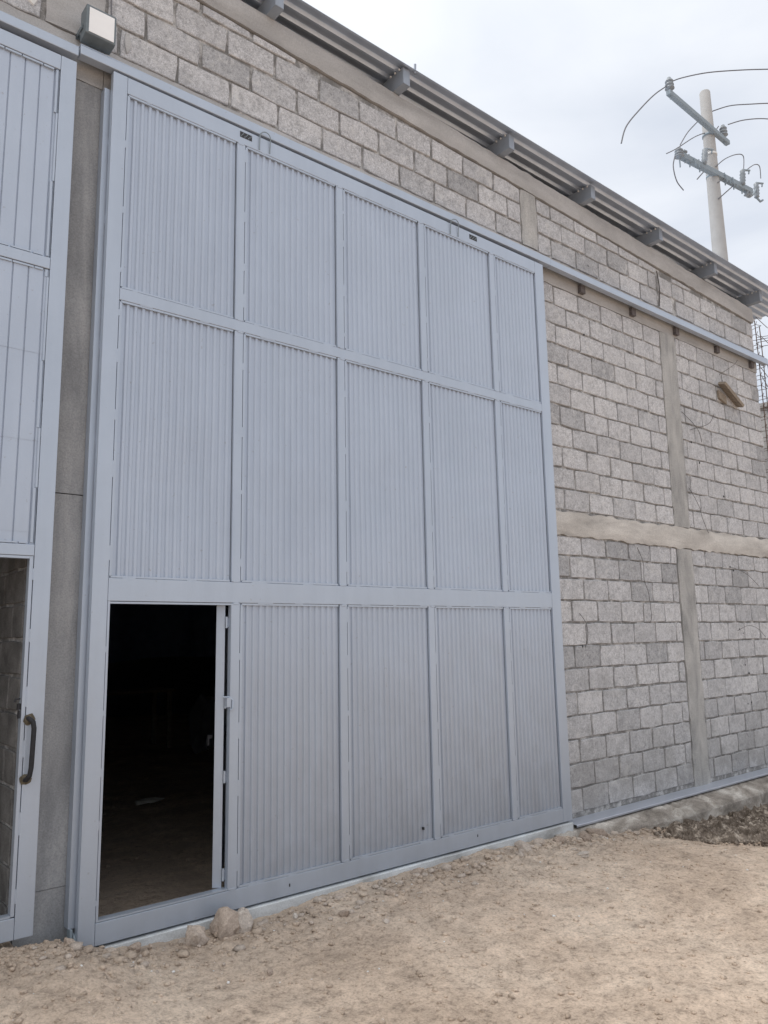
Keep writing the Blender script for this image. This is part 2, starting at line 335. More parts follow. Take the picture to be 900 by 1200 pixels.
# ================================================================= WAREHOUSE
WY = 0.12            # face of the blockwork
def zb(x): return 6.25 - 0.034 * x          # top of the roof beam
def zs(x): return 6.051 - 0.0359 * x        # underside of the roof beam
XE = 8.86            # right end of the wall
house = thing('warehouse', (4.0, 0.3, 0.0), 'grey concrete block warehouse shell with sloping roof behind the big blue gate', 'building')
core = MB()
core.box(4.10, XE, 0.1345, 0.27, -0.40, 5.03)
core.box(-5.0, XE, 0.134, 0.27, 5.31, 5.62)
core.hexa([(-5.0, 0.134, 5.62), (XE, 0.134, 5.62), (XE, 0.27, 5.62), (-5.0, 0.27, 5.62), (-5.0, 0.134, zs(-5.0)), (XE, 0.134, zs(XE)), (XE, 0.27, zs(XE)), (-5.0, 0.27, zs(-5.0))])
wall = core.build('front_wall', M_mortar, house)

VAR = {}
def block_mesh(wd, h, slope=0.0, key=None):
    """one concrete block: irregular eight-point face, chamfered edge, sides running back into the mortar"""
    hw, hh = wd / 2, h / 2; j = 0.0052
    o = []
    for (u, v) in ((-1, -1), (0, -1), (1, -1), (1, 0), (1, 1), (0, 1), (-1, 1), (-1, 0)):
        cz = 0.0045 if (u and v) else 0.0
        x = u * (hw - cz) + random.uniform(-j, j) * (1.0 if u else 0); z = v * (hh - cz) + random.uniform(-j, j) * (1.0 if v else 0)
        if slope and v > 0: z += slope * (x)
        o.append((x, z))
    t1, t2 = random.uniform(-0.0022, 0.0022), random.uniform(-0.0022, 0.0022)
    def ring(k, y): return [(x * (1 - k / hw), y + t1 * x / hw + t2 * z / hh, z * (1 - k / max(hh, .02))) for x, z in o]
    vs = ring(min(0.005, hh * .3), 0.0) + ring(0, 0.0045) + [(x, 0.05, z) for x, z in o]
    fs = [tuple(range(8))[::-1]]
    for r in (0, 1):
        for k in range(8): fs.append((r * 8 + k, r * 8 + (k + 1) % 8, (r + 1) * 8 + (k + 1) % 8, (r + 1) * 8 + k))
    me = bpy.data.meshes.new('block'); me.from_pydata(vs, [], fs)
    bm = bmesh.new(); bm.from_mesh(me); bmesh.ops.recalc_face_normals(bm, faces=bm.faces); bm.to_mesh(me); bm.free()
    me.materials.append(M_block); return me
def get_block(wd, h, slope=0.0):
    wd = round(wd, 2); h = round(h, 3)
    if slope: return block_mesh(wd, h, slope)
    key = (wd, h); lst = VAR.setdefault(key, [])
    lim = 10 if wd > 0.36 else 3
    if len(lst) < lim: lst.append(block_mesh(wd, h))
    return random.choice(lst)
NB = [0]
def row(x0, x1, z0, z1, phase, parent, top=None, pitch=0.40):
    k = math.floor((x0 - phase) / pitch); x = phase + k * pitch
    while x < x1:
        a = max(x, x0) + random.uniform(0.006, 0.0115); b = min(x + pitch, x1) - random.uniform(0.006, 0.0115); x += pitch
        if b - a < 0.045: continue
        za, zz = z0 + random.choice((0.006, 0.0075, 0.009)), z1 - random.choice((0.006, 0.0075)); sl = 0.0
        if top is not None:
            tt = top((a + b) / 2) - 0.006
            if tt < zz: zz = tt; sl = -0.0359
            if zz - za < 0.05: continue
        me = get_block(b - a, zz - za, sl)
        o = link_mesh('block', me, parent, ((a + b) / 2 + random.uniform(-.0015, .0015), WY + random.uniform(-0.0025, 0.003), (za + zz) / 2 + random.uniform(-.0015, .0015)))
        if not sl and random.random() < 0.5: o.rotation_euler = (0, math.pi, 0)
        NB[0] += 1
G0 = 4.15
for n in range(12):                               # below the belt beam
    z0 = 0.002 + 0.21 * n; z1 = min(z0 + 0.21, 2.498)
    row(G0, 6.43, z0, z1, 4.50 if n % 2 == 0 else 4.70, wall)
    row(6.755, XE, z0, z1, 6.865 if n % 2 == 0 else 7.05, wall)
row(4.16, 6.43, -0.20, 0.002, 4.70, wall) if False else None
for n in range(11):                               # between belt beam and lintel
    z0 = 2.745 + 0.2075 * n; z1 = z0 + 0.2075
    row(G0, 6.43, z0, z1, 4.48 if n % 2 == 0 else 4.665, wall)
    row(6.755, XE, z0, z1, 6.86 if n % 2 == 0 else 7.05, wall)
tops = [(5.318, 5.525), (5.525, 5.732), (5.732, 5.938), (5.938, 6.10)]
for i, (a, b) in enumerate(tops):
    row(-0.02, 4.035, a, b, (0.87, 1.04, 0.845, 1.04)[i], wall, zs)
    row(4.28, 6.45, a, b, (4.49, 4.67, 4.50, 4.68)[i], wall, zs)
    row(6.795, XE, a, b, (6.85, 7.06, 6.81, 7.06)[i], wall, zs)
    row(-1.6, -0.40, a, b, (-0.33, -0.16, -0.35, -0.16)[i], wall, zs)
for a, b in tops[:2]: row(6.475, 6.785, a, b, 6.475, wall, zs)

def rough_strip(name, m, parent, x0, x1, z0, z1, y0, amp=0.010, step=0.035, vertical=False, zf0=None, zf1=None, y1=0.2):
    """cast beam or column: a face with ragged edges where the concrete ran over the blocks"""
    mb = MB(); vs = []; L = (z1 - z0) if vertical else (x1 - x0); n = max(2, int(L / step))
    rows_ = 4
    for i in range(n + 1):
        s = i / n
        for k in range(rows_ + 1):
            q = k / rows_; e = 1.0 if k in (0, rows_) else 0.0
            jit = noise.noise(Vector((s * L * 9, k * 7.3, x0 + z0))) * amp * 1.6 * e
            bulge = noise.noise(Vector((s * L * 3, q * 2.0, x0 * 3 + z0))) * 0.004 + (0.006 if e else 0)
            if vertical: p = (x0 + (x1 - x0) * q + jit, y0 + bulge, z0 + L * s)
            else:
                x = x0 + L * s; a = zf0(x) if zf0 else z0; b = zf1(x) if zf1 else z1
                p = (x, y0 + bulge, a + (b - a) * q + jit)
            vs.append(p)
    W = rows_ + 1; fs = [(i * W + k, (i + 1) * W + k, (i + 1) * W + k + 1, i * W + k + 1) for i in range(n) for k in range(rows_)]
    mb.add(vs, fs, True)
    # skirts back into the wall
    for k in (0, rows_):
        edge = [vs[i * W + k] for i in range(n + 1)]
        mb.add(edge + [(p[0], y1, p[2]) for p in edge], [(i, i + 1, n + 1 + i + 1, n + 1 + i) for i in range(n)])
    for i in (0, n):
        edge = [vs[i * W + k] for k in range(W)]
        mb.add(edge + [(p[0], y1, p[2]) for p in edge], [(k, k + 1, W + k + 1, W + k) for k in range(rows_)])
    return mb.build(name, m, parent)
rough_strip('belt_beam', M_beam, house, 4.14, XE + 0.01, 2.50, 2.735, WY - 0.014, 0.014)
rough_strip('concrete_column', M_col, house, 6.435, 6.75, -0.1, 2.494, WY - 0.010, 0.012, vertical=True)
rough_strip('concrete_column', M_col, house, 6.425, 6.75, 2.742, 5.02, WY - 0.011, 0.014, vertical=True)
rough_strip('concrete_column', M_col, house, 4.045, 4.275, 5.325, 5.90, WY - 0.006, 0.012, vertical=True)
rough_strip('lintel_beam', M_top, house, -0.02, XE, 5.028, 5.312, WY - 0.004, 0.006)
rough_strip('concrete_column', M_top, house, -0.385, -0.03, 5.325, 6.05, WY - 0.006, 0.01, vertical=True)
rough_strip('lintel_beam', M_top, house, -5.0, -0.024, 5.028, 5.312, WY - 0.004, 0.006)
rough_strip('roof_beam', M_top, house, -5.0, XE + 0.02, 0, 0, WY - 0.014, 0.007, step=0.05, zf0=lambda x: zs(x) + 0.012, zf1=zb, y1=0.30)
# column between the two gates, cast in two lifts
rough_strip('concrete_column', M_coll, house, -0.285, 0.03, -0.2, 0.30, WY + 0.004, 0.004, vertical=True, y1=0.34).name = 'column_base'
rough_strip('concrete_column', M_coll, house, -0.285, 0.03, 0.303, 2.418, WY, 0.002, step=0.2, vertical=True, y1=0.34)
rough_strip('concrete_column', M_coll, house, -0.285, 0.03, 2.424, 5.024, WY + 0.003, 0.002, step=0.2, vertical=True, y1=0.34)
# cement patches thrown on the wall over the left gate
for (x, z, a, b) in ((-0.47, 5.47, 0.035, 0.085), (-0.30, 5.66, 0.06, 0.03), (0.12, 5.44, 0.02, 0.07)):
    mb = MB(); n = 11; P = [(x + a * math.cos(2 * math.pi * k / n) * random.uniform(.8, 1.15), WY - 0.010, z + b * math.sin(2 * math.pi * k / n) * random.uniform(.8, 1.15)) for k in range(n)]
    Q = [(p[0] + (p[0] - x) * 0.18, WY + 0.012, p[2] + (p[2] - z) * 0.18) for p in P]
    mb.add(P + Q, [tuple(range(n))] + [(k, (k + 1) % n, n + (k + 1) % n, n + k) for k in range(n)]); mb.build('cement_patch', M_whitep if a > .03 else M_top, house)
# other walls, seen through the doors or from a step aside
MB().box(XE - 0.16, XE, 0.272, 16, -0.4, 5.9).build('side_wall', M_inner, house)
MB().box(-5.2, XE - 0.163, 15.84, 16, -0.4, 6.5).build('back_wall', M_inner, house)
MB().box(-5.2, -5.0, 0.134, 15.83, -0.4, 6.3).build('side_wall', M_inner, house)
# footing with its ragged ledge
def footing():
    mb = MB(); xs = np.arange(3.9, 9.3, 0.03); vs = []
    for x in xs:
        ramp_ = min(1, max(0, (x - 4.6) / 0.9))
        n1 = noise.noise(Vector((x * 7, 0, 1))) * 0.022; n2 = noise.noise(Vector((x * 17, 3, 1))) * 0.014; n3 = noise.noise(Vector((x * 5, 9, 1))) * 0.022
        d = 0.10 + 0.10 * ramp_ + n3
        vs += [(x, 0.2, -0.045), (x, 0.0, -0.072 + n2), (x, -0.035 + n1, -0.078 + n2), (x, -d * 0.75, -0.118 + n1 + n2), (x, -d, -0.128 - 0.02 * ramp_ + n2), (x, -d - 0.012, -0.150 - 0.02 * ramp_), (x, -d - 0.02 + n2, -0.5)]
    fs = [(i * 7 + k, (i + 1) * 7 + k, (i + 1) * 7 + k + 1, i * 7 + k + 1) for i in range(len(xs) - 1) for k in range(6)]
    return mb.add(vs, fs, False).build('footing', M_foot, house)
footing()

# roof: purlins and corrugated sheets
def pb(x): return 6.245 - 0.029 * x
for x in (-2.68, -1.38, -0.13, 1.155, 2.405, 3.73, 5.01, 6.31, 7.57, 8.78):
    e = -0.01 - 0.004 * x; zz = pb(x); mb = MB(); wd = 0.075
    sl = -0.029
    def P(dx, y, dz): return (x + dx, y, zz + sl * dx + dz)
    # lipped C section, open side to the left, with an end plate
    mb.hexa([P(0, e, 0), P(wd, e, 0), P(wd, 9, 0), P(0, 9, 0), P(0, e, 0.004), P(wd, e, 0.004), P(wd, 9, 0.004), P(0, 9, 0.004)])
    mb.hexa([P(0, e, 0.146), P(wd, e, 0.146), P(wd, 9, 0.146), P(0, 9, 0.146), P(0, e, 0.15), P(wd, e, 0.15), P(wd, 9, 0.15), P(0, 9, 0.15)])
    mb.hexa([P(0, e, 0.0045), P(0.004, e, 0.0045), P(0.004, 9, 0.0045), P(0, 9, 0.0045), P(0, e, 0.1455), P(0.004, e, 0.1455), P(0.004, 9, 0.1455), P(0, 9, 0.1455)])
    mb.hexa([P(wd - 0.004, e, 0.0045), P(wd, e, 0.0045), P(wd, 9, 0.0045), P(wd - 0.004, 9, 0.0045), P(wd - 0.004, e, 0.1455), P(wd, e, 0.1455), P(wd, 9, 0.1455), P(wd - 0.004, 9, 0.1455)])
    mb.hexa([P(0.002, e - 0.004, 0.002), P(wd - 0.002, e - 0.004, 0.002), P(wd - 0.002, e - 0.001, 0.002), P(0.002, e - 0.001, 0.002), P(0.002, e - 0.004, 0.148), P(wd - 0.002, e - 0.004, 0.148), P(wd - 0.002, e - 0.001, 0.148), P(0.002, e - 0.001, 0.148)])
    mb.build('purlin', M_purl, house)
XR = 9.75
for x in (2.405, 3.73, 5.01, 6.31, 7.57, 8.78):
    e = -0.01 - 0.004 * x
    for k in range(3): MB().lathe((x - 0.012, e + 0.03 + k * 0.056, pb(x) + 0.128), [(0.004, 0), (0.009, 0.002), (0.009, 0.012), (0.004, 0.02)], 8).build('screw_glint', M_whitep, house)  # white screw dots stand in for daylight glints along the purlin tops
def yo(x): return -0.015 - 0.019 * x
def sheet(o0, o1, idx, first=False):
    mb = MB(); pitch = 0.112; xs = [-5.2, -2, 0, 2, 4, 6, 8, XR]; prof = []; b = o0
    while b < o1: prof += [(b + 0.0, 0.0), (b + 0.022, 0.0), (b + 0.038, 0.026), (b + 0.096, 0.026)]; b += pitch
    vs = []; npx = len(prof) - 1
    for off, hgt in prof:
        for x in xs: vs.append((x, yo(x) + off, pb(x) + 0.153 + hgt + 0.0035 * idx))
    n = len(xs); fs = [(i * n + k, i * n + k + 1, (i + 1) * n + k + 1, (i + 1) * n + k) for i in range(npx) for k in range(n - 1)]
    o = mb.add(vs, fs, False).build('roof_sheet', M_galv, house); so_ = o.modifiers.new('thick', 'SOLIDIFY'); so_.thickness = 0.0015; return o
sheet(0.0, 0.84, 0); sheet(0.77, 1.61, 1)
MB().hexa([(-5.2, 1.4, pb(-5.2) + .15), (XR, 1.4, pb(XR) + .15), (XR, 16.2, pb(XR) + .15), (-5.2, 16.2, pb(-5.2) + .15), (-5.2, 1.4, pb(-5.2) + .17), (XR, 1.4, pb(XR) + .17), (XR, 16.2, pb(XR) + .17), (-5.2, 16.2, pb(-5.2) + .17)]).build('roof_sheet', M_galv, house)
# bolt end standing above the sheet edge at the second purlin
MB().tube([(2.52, -0.045, pb(2.5) + 0.13), (2.52, -0.05, pb(2.5) + 0.215)], 0.011, 6).build('roof_bolt', M_purl, house)

# ---- dividing wall between the two units, seen through the left doorway
div = thing('dividing_wall', (-0.27, 0.36, 0.0), 'dim grey block wall running back inside the left gate opening', 'wall')
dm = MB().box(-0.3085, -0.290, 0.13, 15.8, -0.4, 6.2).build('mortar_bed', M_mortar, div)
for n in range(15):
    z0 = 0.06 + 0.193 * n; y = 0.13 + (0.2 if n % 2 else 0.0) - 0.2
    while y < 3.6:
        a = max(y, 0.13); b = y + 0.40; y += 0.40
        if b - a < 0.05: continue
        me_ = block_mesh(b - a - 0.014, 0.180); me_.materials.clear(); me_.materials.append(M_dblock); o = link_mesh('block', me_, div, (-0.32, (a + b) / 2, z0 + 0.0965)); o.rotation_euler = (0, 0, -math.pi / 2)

# ================================================================= MAIN GATE
gate = thing('sliding_gate', (2.09, 0.02, 0.0), 'tall blue grey gate of ribbed steel panels with dark open doorway at lower left', 'gate')
T = 0.045
GW = 4.177; GH = 5.098
MULL = [0.870, 1.715, 2.557, 3.416]; MW = 0.062
ZR = [(0.0, 0.113), (1.811, 1.941), (3.613, 3.688), (4.985, GH)]   # frame rails
def fbox(name, x0, x1, z0, z1, y0=0.0, y1=T, m=None, parent=gate, bv=0.003):
    return MB().box(x0, x1, y0, y1, z0, z1).build(name, m or M_paint, parent, bevel=bv)
fbox('frame_stile', 0.0, 0.090, 0.0, GH); fbox('frame_stile', 4.055, GW, 0.0, GH)
for i, (a, b) in enumerate(ZR): fbox('frame_rail', 0.0915, 4.0535, a, b, 0.001, T - 0.001)
for i in range(3):
    za, zt = ZR[i][1] + 0.0015, ZR[i + 1][0] - 0.0015
    for xm in MULL: fbox('mullion', xm, xm + MW, za, zt, 0.0015, T - 0.002)
RP = 0.0485
def ribbed(x0, x1, z0, z1, parent, yf=0.012, depth=0.0100, seed=0):
    x1 -= 0.0035
    prof = [(x0, yf + 0.002), (x0 + 0.024, yf + 0.002)]
    x = x0 + 0.026
    while x + RP < x1 - 0.004:
        prof += [(x, yf + depth), (x + 0.019, yf + depth), (x + 0.026, yf), (x + 0.0415, yf)]; x += RP
    prof += [(x, yf + depth), (x1, yf + depth)]
    nz_ = 14; vs = []
    for k in range(nz_ + 1):
        z = z0 + (z1 - z0) * k / nz_
        for (px, py) in prof:
            wob = noise.noise(Vector((px * 2.2 + seed * 9.1, z * 1.7, seed * 3.7))) * 0.010 * math.sin(math.pi * min(1, max(0, (px - x0) / (x1 - x0)))) * math.sin(math.pi * k / nz_)
            tw = noise.noise(Vector((px * 25, z * 2.2, seed))) * 0.0007
            vs.append((px + tw, py + max(-0.004, wob), z))
    n = len(prof); fs = [(k * n + i, k * n + i + 1, (k + 1) * n + i + 1, (k + 1) * n + i) for k in range(nz_) for i in range(n - 1)]
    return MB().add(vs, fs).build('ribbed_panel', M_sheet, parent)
def bead(x0, x1, z0, z1, parent, sides='LTB', wl=0.020, y0=0.0035, y1=0.016, g=0.004):
    """thin angle welded inside the frame; a narrow slot stays open between the weld tacks"""
    mb = MB()
    if 'L' in sides: mb.box(x0 + g, x0 + wl, y0, y1, z0 + 0.012, z1 - 0.012)
    if 'R' in sides: mb.box(x1 - 0.010, x1 - 0.0025, y0 + 0.006, y1 + 0.012, z0 + 0.01, z1 - 0.01)
    if 'T' in sides: mb.box(x0 + 0.012, x1 - 0.012, y0, y1, z1 - 0.014, z1 - g * 0.5)
    if 'B' in sides: mb.box(x0 + 0.012, x1 - 0.012, y0, y1, z0 + g * 0.6, z0 + 0.014)
    # tacks that close the slot
    zz = z0 + 0.1
    while zz < z1 - 0.1 and 'L' in sides:
        l = random.uniform(0.02, 0.10); mb.box(x0 - 0.002, x0 + g + 0.003, y0 - 0.0022, y1, zz, zz + l); zz += random.uniform(0.25, 0.5)
    xx = x0 + 0.08
    while xx < x1 - 0.1:
        l = random.uniform(0.03, 0.12)
        if 'B' in sides: mb.box(xx, xx + l, y0 - 0.0022, y1, z0 - 0.001, z0 + g + 0.001)
        if 'T' in sides: mb.box(xx + 0.05, xx + 0.05 + l, y0 - 0.0022, y1, z1 - g * 0.5 - 0.002, z1 + 0.001)
        xx += random.uniform(0.25, 0.4)
    return mb.build('panel_bead', M_paint, parent)
XS = [0.090] + [m + MW for m in MULL]; XEs = MULL + [4.055]
cellz = [(ZR[i][1], ZR[i + 1][0]) for i in range(3)]
s = 0
for i, (za, zt) in enumerate(cellz):
    for j in range(5):
        if i == 0 and j == 0: continue
        s += 1
        ribbed(XS[j] + 0.001, XEs[j] - 0.001, za + 0.001, zt - 0.001, gate, seed=s)
        bead(XS[j], XEs[j], za, zt, gate)
# small ground-down weld marks where mullions meet the rails
for xm in MULL:
    for z in (0.118, 1.806, 1.946, 3.608, 3.693, 4.98):
        lx = xm + MW / 2 + random.uniform(-.01, .01); mb = MB(); n = 9
        P = [(lx + random.uniform(.8, 1.2) * 0.026 * math.cos(2 * math.pi * k / n), -0.0012, z + random.uniform(.7, 1.2) * 0.006 * math.sin(2 * math.pi * k / n)) for k in range(n)]
        mb.add(P + [(p[0] * 1.0, 0.003, z + (p[2] - z) * 1.4) for p in P], [tuple(range(n))] + [(k, (k + 1) % n, n + (k + 1) % n, n + k) for k in range(n)]).build('weld_mark', M_paint, gate)
# walk-through doorway
dx0, dx1, dz0, dz1 = 0.090, 0.870, 0.113, 1.811
mb = MB(); mb.box(dx0 + 0.003, dx0 + 0.016, 0.004, 0.05, dz0 + 0.003, dz1); mb.box(dx0 + 0.016, dx1, 0.004, 0.05, dz1 - 0.014, dz1 - 0.003); mb.box(dx0 + 0.016, dx1, 0.004, 0.055, dz0 + 0.003, dz0 + 0.012)
zz = 0.2
while zz < 1.7: mb.box(dx0 - 0.001, dx0 + 0.004, 0.002, 0.03, zz, zz + random.uniform(.02, .05)); zz += random.uniform(.22, .4)
mb.build('doorway_bead', M_paint, gate)
leaf = MB()
hx, hy = 0.850, 0.050; dirv = Vector((0.50, 0.866, 0)); nv = Vector((dirv.y, -dirv.x, 0))
def lp(a, b, z): p = Vector((hx, hy, 0)) + dirv * a + nv * b; return (p.x, p.y, z)
def lbox(mb, a0, a1, b0, b1, z0, z1): mb.hexa([lp(a0, b0, z0), lp(a0, b1, z0), lp(a1, b1, z0), lp(a1, b0, z0), lp(a0, b0, z1), lp(a0, b1, z1), lp(a1, b1, z1), lp(a1, b0, z1)])
for a0, a1, z0, z1 in ((0, 0.05, 0.125, 1.80), (0.69, 0.74, 0.125, 1.80), (0.051, 0.689, 0.125, 0.175), (0.051, 0.689, 1.75, 1.80), (0.051, 0.689, 0.95, 0.99)): lbox(leaf, a0, a1, -0.050, 0.004, z0, z1)
lbox(leaf, 0.04, 0.70, -0.020, -0.016, 0.15, 1.78)
leafo = leaf.build('door_leaf', M_paint, gate, bevel=0.002)
for z in (1.69, 1.20, 0.76, 0.20):
    m_ = MB(); c = lp(-0.002, 0.010, z); m_.tube([(c[0], c[1] - 0.006, z - 0.035), (c[0], c[1] - 0.006, z + 0.035)], 0.0085, 8); m_.box(c[0], c[0] + 0.03, c[1] - 0.008, c[1] - 0.002, z - 0.028, z + 0.028)
    m_.build('hinge', M_paint, gate)
m_ = MB(); m_.tube([(0.832, 0.022, 1.235), (0.866, 0.010, 1.235), (0.885, -0.006, 1.215), (0.885, -0.008, 1.165), (0.868, -0.004, 1.155)], 0.006, 6); m_.box(0.845, 0.875, -0.004, 0.01, 1.175, 1.23); m_.build('latch_loop', M_paint, gate)
m_ = MB(); q = Vector(lp(0.03, -0.068, 1.02)); m_.box(q.x - 0.022, q.x + 0.004, q.y, q.y + 0.02, 0.985, 1.005); m_.box(q.x - 0.024, q.x - 0.016, q.y, q.y + 0.02, 0.945, 0.985); m_.build('bolt', M_iron, gate)
# roller openings and wire lifting loops in the top rail
for x0 in (0.888, 3.165):
    m_ = MB().box(x0, x0 + 0.094, -0.0006, 0.006, 5.034, 5.076); o = m_.build('roller_slot', M_dark, gate)
    m_ = MB()
    for i in range(9): xx = x0 + 0.006 + i * 0.0098; m_.box(xx, xx + 0.004, -0.0022, 0.0, 5.038 + (i % 3) * 0.011, 5.049 + (i % 3) * 0.011)
    o2 = m_.build('roller_teeth', M_arm, gate)
for x0, x1 in ((1.04, 1.125), (2.925, 3.02)):
    m_ = MB(); pts = [(x0, -0.004, 4.995)] + [((x0 + x1) / 2 - (x1 - x0) / 2 * math.cos(a), -0.012 - 0.012 * math.sin(a), 5.10 + 0.035 * math.sin(a)) for a in np.linspace(0, math.pi, 9)] + [(x1, -0.004, 5.0)]
    m_.tube(pts, 0.0038, 6); m_.build('lifting_loop', M_arm, gate)
for (x, z) in ((2.45, 0.20), (1.30, 0.05), (3.0, 0.06)):
    MB().box(x, x + 0.008, 0.0015 if z > .12 else -0.001, 0.02, z, z + 0.018).build('paint_chip', M_dark, gate)

# top rail (one run over the big gate, one over the left gate)
tr = thing('gate_track', (4.3, 0.04, 5.16), 'long blue grey steel top track running from the big gate to the wall end', 'gate track')
mb = MB()
def rz(x): return 5.112 + 0.004 * x
for a, b in ((-0.205, 4.30), (4.302, 8.95)):
    mb.hexa([(a, -0.004, rz(a)), (b, -0.004, rz(b) if b < 5 else 5.128), (b, 0.06, rz(b) if b < 5 else 5.128), (a, 0.06, rz(a)), (a, -0.004, rz(a) + 0.06), (b, -0.004, (rz(b) if b < 5 else 5.128) + 0.075), (b, 0.06, (rz(b) if b < 5 else 5.128) + 0.075), (a, 0.06, rz(a) + 0.06)])
mb.build('track', M_rail, tr, bevel=0.004)
MB().hexa([(-0.205, 0.0, 5.1745), (8.95, 0.0, 5.207), (8.95, 0.118, 5.216), (-0.205, 0.118, 5.184), (-0.205, 0.0, 5.1805), (8.95, 0.0, 5.213), (8.95, 0.118, 5.222), (-0.205, 0.118, 5.19)]).build('track_flange', M_rail, tr)
for x in (4.86, 5.79, 6.70, 7.67, 8.60):
    m_ = MB().box(x + .03, x + 0.105, 0.078, 0.117, 5.052, 5.135); m_.build('bracket', M_brk, tr)
m_ = MB(); m_.tube([(8.93, 0.03, 5.17), (8.99, 0.02, 5.16), (9.01, 0.02, 5.05), (9.03, 0.02, 4.93)], 0.010, 6); m_.build('end_stop', M_iron, tr)
tl = thing('gate_track', (-2.2, 0.04, 5.13), 'short stretch of blue grey top track over the left gate', 'gate track')
MB().box(-5.0, -0.215, 0.0, 0.06, 5.092, 5.150).build('track', M_rail, tl, bevel=0.004)
MB().box(-5.0, -0.215, 0.004, 0.118, 5.1515, 5.157).build('track_flange', M_rail, tl)
# steel jamb behind the gate's left edge
jm = thing('gate_jamb', (0.0, 0.08, 0.1), 'narrow upright steel channel between the concrete column and the big gate', 'jamb')
m_ = MB().box(-0.033, 0.05, 0.107, 0.1185, 0.10, 5.0); m_.box(-0.033, -0.028, 0.062, 0.1065, 0.10, 5.0); m_.box(-0.033, 0.012, 0.055, 0.0615, 0.10, 5.0); m_.build('channel', M_paint, jm)
for z in (1.9, 2.72, 3.3, 4.1, 4.62): MB().box(0.004, 0.018, 0.046, 0.056, z, z + 0.05).build('weld_tack', M_paint, jm)
wh = gate
MB().lathe((-0.012, 0.055, 0.035), [(0.008, 0), (0.042, 0.001), (0.046, 0.006), (0.036, 0.016), (0.046, 0.026), (0.042, 0.030), (0.008, 0.031)], 18, Vector((1, 0, 0))).build('wheel', M_arm, wh)
MB().box(-0.028, -0.016, 0.03, 0.08, 0.03, 0.10).build('fork', M_arm, wh)

# bottom sill
sl_ = thing('floor_track', (5.0, 0.0, -0.05), 'pale painted threshold strip along the foot of the gate and block wall', 'threshold')
def sill(x0, x1, z, name, m, h=0.022, yf=-0.03):
    mb = MB(); xs = np.arange(x0, x1 + 0.001, 0.06); vs = []
    for x in xs:
        a = noise.noise(Vector((x * 6, 0, 4))) * 0.004; vs += [(x, 0.13, z), (x, yf + a, z - 0.004), (x, yf + a - 0.004, z - 0.008), (x, yf + a, z - h)]
    return mb.add(vs, [(i * 4 + k, (i + 1) * 4 + k, (i + 1) * 4 + k + 1, i * 4 + k + 1) for i in range(len(xs) - 1) for k in range(3)]).build(name, m, sl_)
sill(4.19, 9.2, -0.036, 'steel_strip', M_sill, 0.024); sill(0.02, 4.17, -0.010, 'concrete_strip', M_curb, 0.12, -0.014)

# ================================================================= LEFT GATE
lg = thing('sliding_gate', (-1.1, 0.02, 0.13), 'flat grooved blue grey gate with black pull handle at the left edge', 'gate')
LX0, LX1 = -2.3, -0.222
def lb(name, x0, x1, z0, z1, y0=0.0, y1=T, bv=0.003): return MB().box(x0, x1, y0, y1, z0, z1).build(name, M_paint, lg, bevel=bv)
lb('frame_stile', -0.312, LX1, 0.13, 5.045); lb('frame_stile', LX0, LX0 + 0.09, 0.13, 5.045); lb('mullion', -1.05, -0.98, 0.236, 4.948, 0.0015)
for a, b in ((0.13, 0.234), (3.684, 3.750), (4.95, 5.045)): lb('frame_rail', LX0 + 0.0915, -0.3135, a, b, 0.001, T - 0.001)
lb('frame_rail', -0.978, -0.3135, 2.045, 2.105, 0.001, T - 0.001)
def grooved(x0, x1, z0, z1, off=0.0):
    prof = []; x = x1 - 0.028; xs = []
    while x > x0 + 0.01: xs.append(x); x -= 0.0815
    pr = [(x0, 0.017)]
    for x in sorted(xs): pr += [(x - 0.0045, 0.017), (x - 0.001, 0.024), (x + 0.001, 0.024), (x + 0.0045, 0.017)]
    pr += [(x1, 0.017)]; nz_ = 5; vs = []
    for k in range(nz_ + 1):
        z = z0 + (z1 - z0) * k / nz_
        for px, py in pr: vs.append((px, py + off + noise.noise(Vector((px * 3, z * 2, 2))) * 0.002 * math.sin(math.pi * k / nz_), z))
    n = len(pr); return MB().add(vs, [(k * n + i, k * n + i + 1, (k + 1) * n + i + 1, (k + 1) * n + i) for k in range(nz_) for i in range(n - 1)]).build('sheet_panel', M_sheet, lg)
def lbead(x0, x1, z0, z1):
    mb = MB(); z = z0 + 0.01; t = 0
    while z < z1 - 0.02:                       # inner angle in short lengths, stepping in and out
        l = min(random.uniform(0.28, 0.5), z1 - z); w_ = 0.012 if t % 2 else 0.004
        mb.box(x1 - w_, x1 - (0.001 if t % 2 else 0.003), 0.005, 0.016, z, z + l - 0.004)
        if t % 2 == 0: mb.box(x1 - 0.022, x1 - 0.009, 0.008, 0.016, z, z + l - 0.003)
        z += l; t += 1
    x = x0 + 0.02
    while x < x1 - 0.05:
        l = min(random.uniform(0.07, 0.16), x1 - x - 0.03); mb.box(x, x + l - 0.006, 0.004, 0.016, z1 - 0.013, z1 - 0.003); mb.box(x, x + l - 0.012, 0.004, 0.016, z0 + 0.003, z0 + 0.012); x += l
    mb.build('panel_bead', M_paint, lg)
for (xa, xb) in ((-0.98, -0.3135), (LX0 + 0.0915, -1.05)):
    grooved(xa, xb, 3.752, 4.948); lbead(xa, xb, 3.752, 4.948)
    for i, (a, b) in enumerate(((3.177, 3.682), (2.677, 3.181), (2.174, 2.681), (2.107, 2.178))): grooved(xa, xb, a, b, -0.0022 * (3 - i) * 0.7)
    lbead(xa, xb, 2.107, 3.682)
for i, (a, b) in enumerate(((1.2, 2.1), (0.24, 1.204))): grooved(LX0 + 0.0915, -1.05, a, b, -0.002 * i)
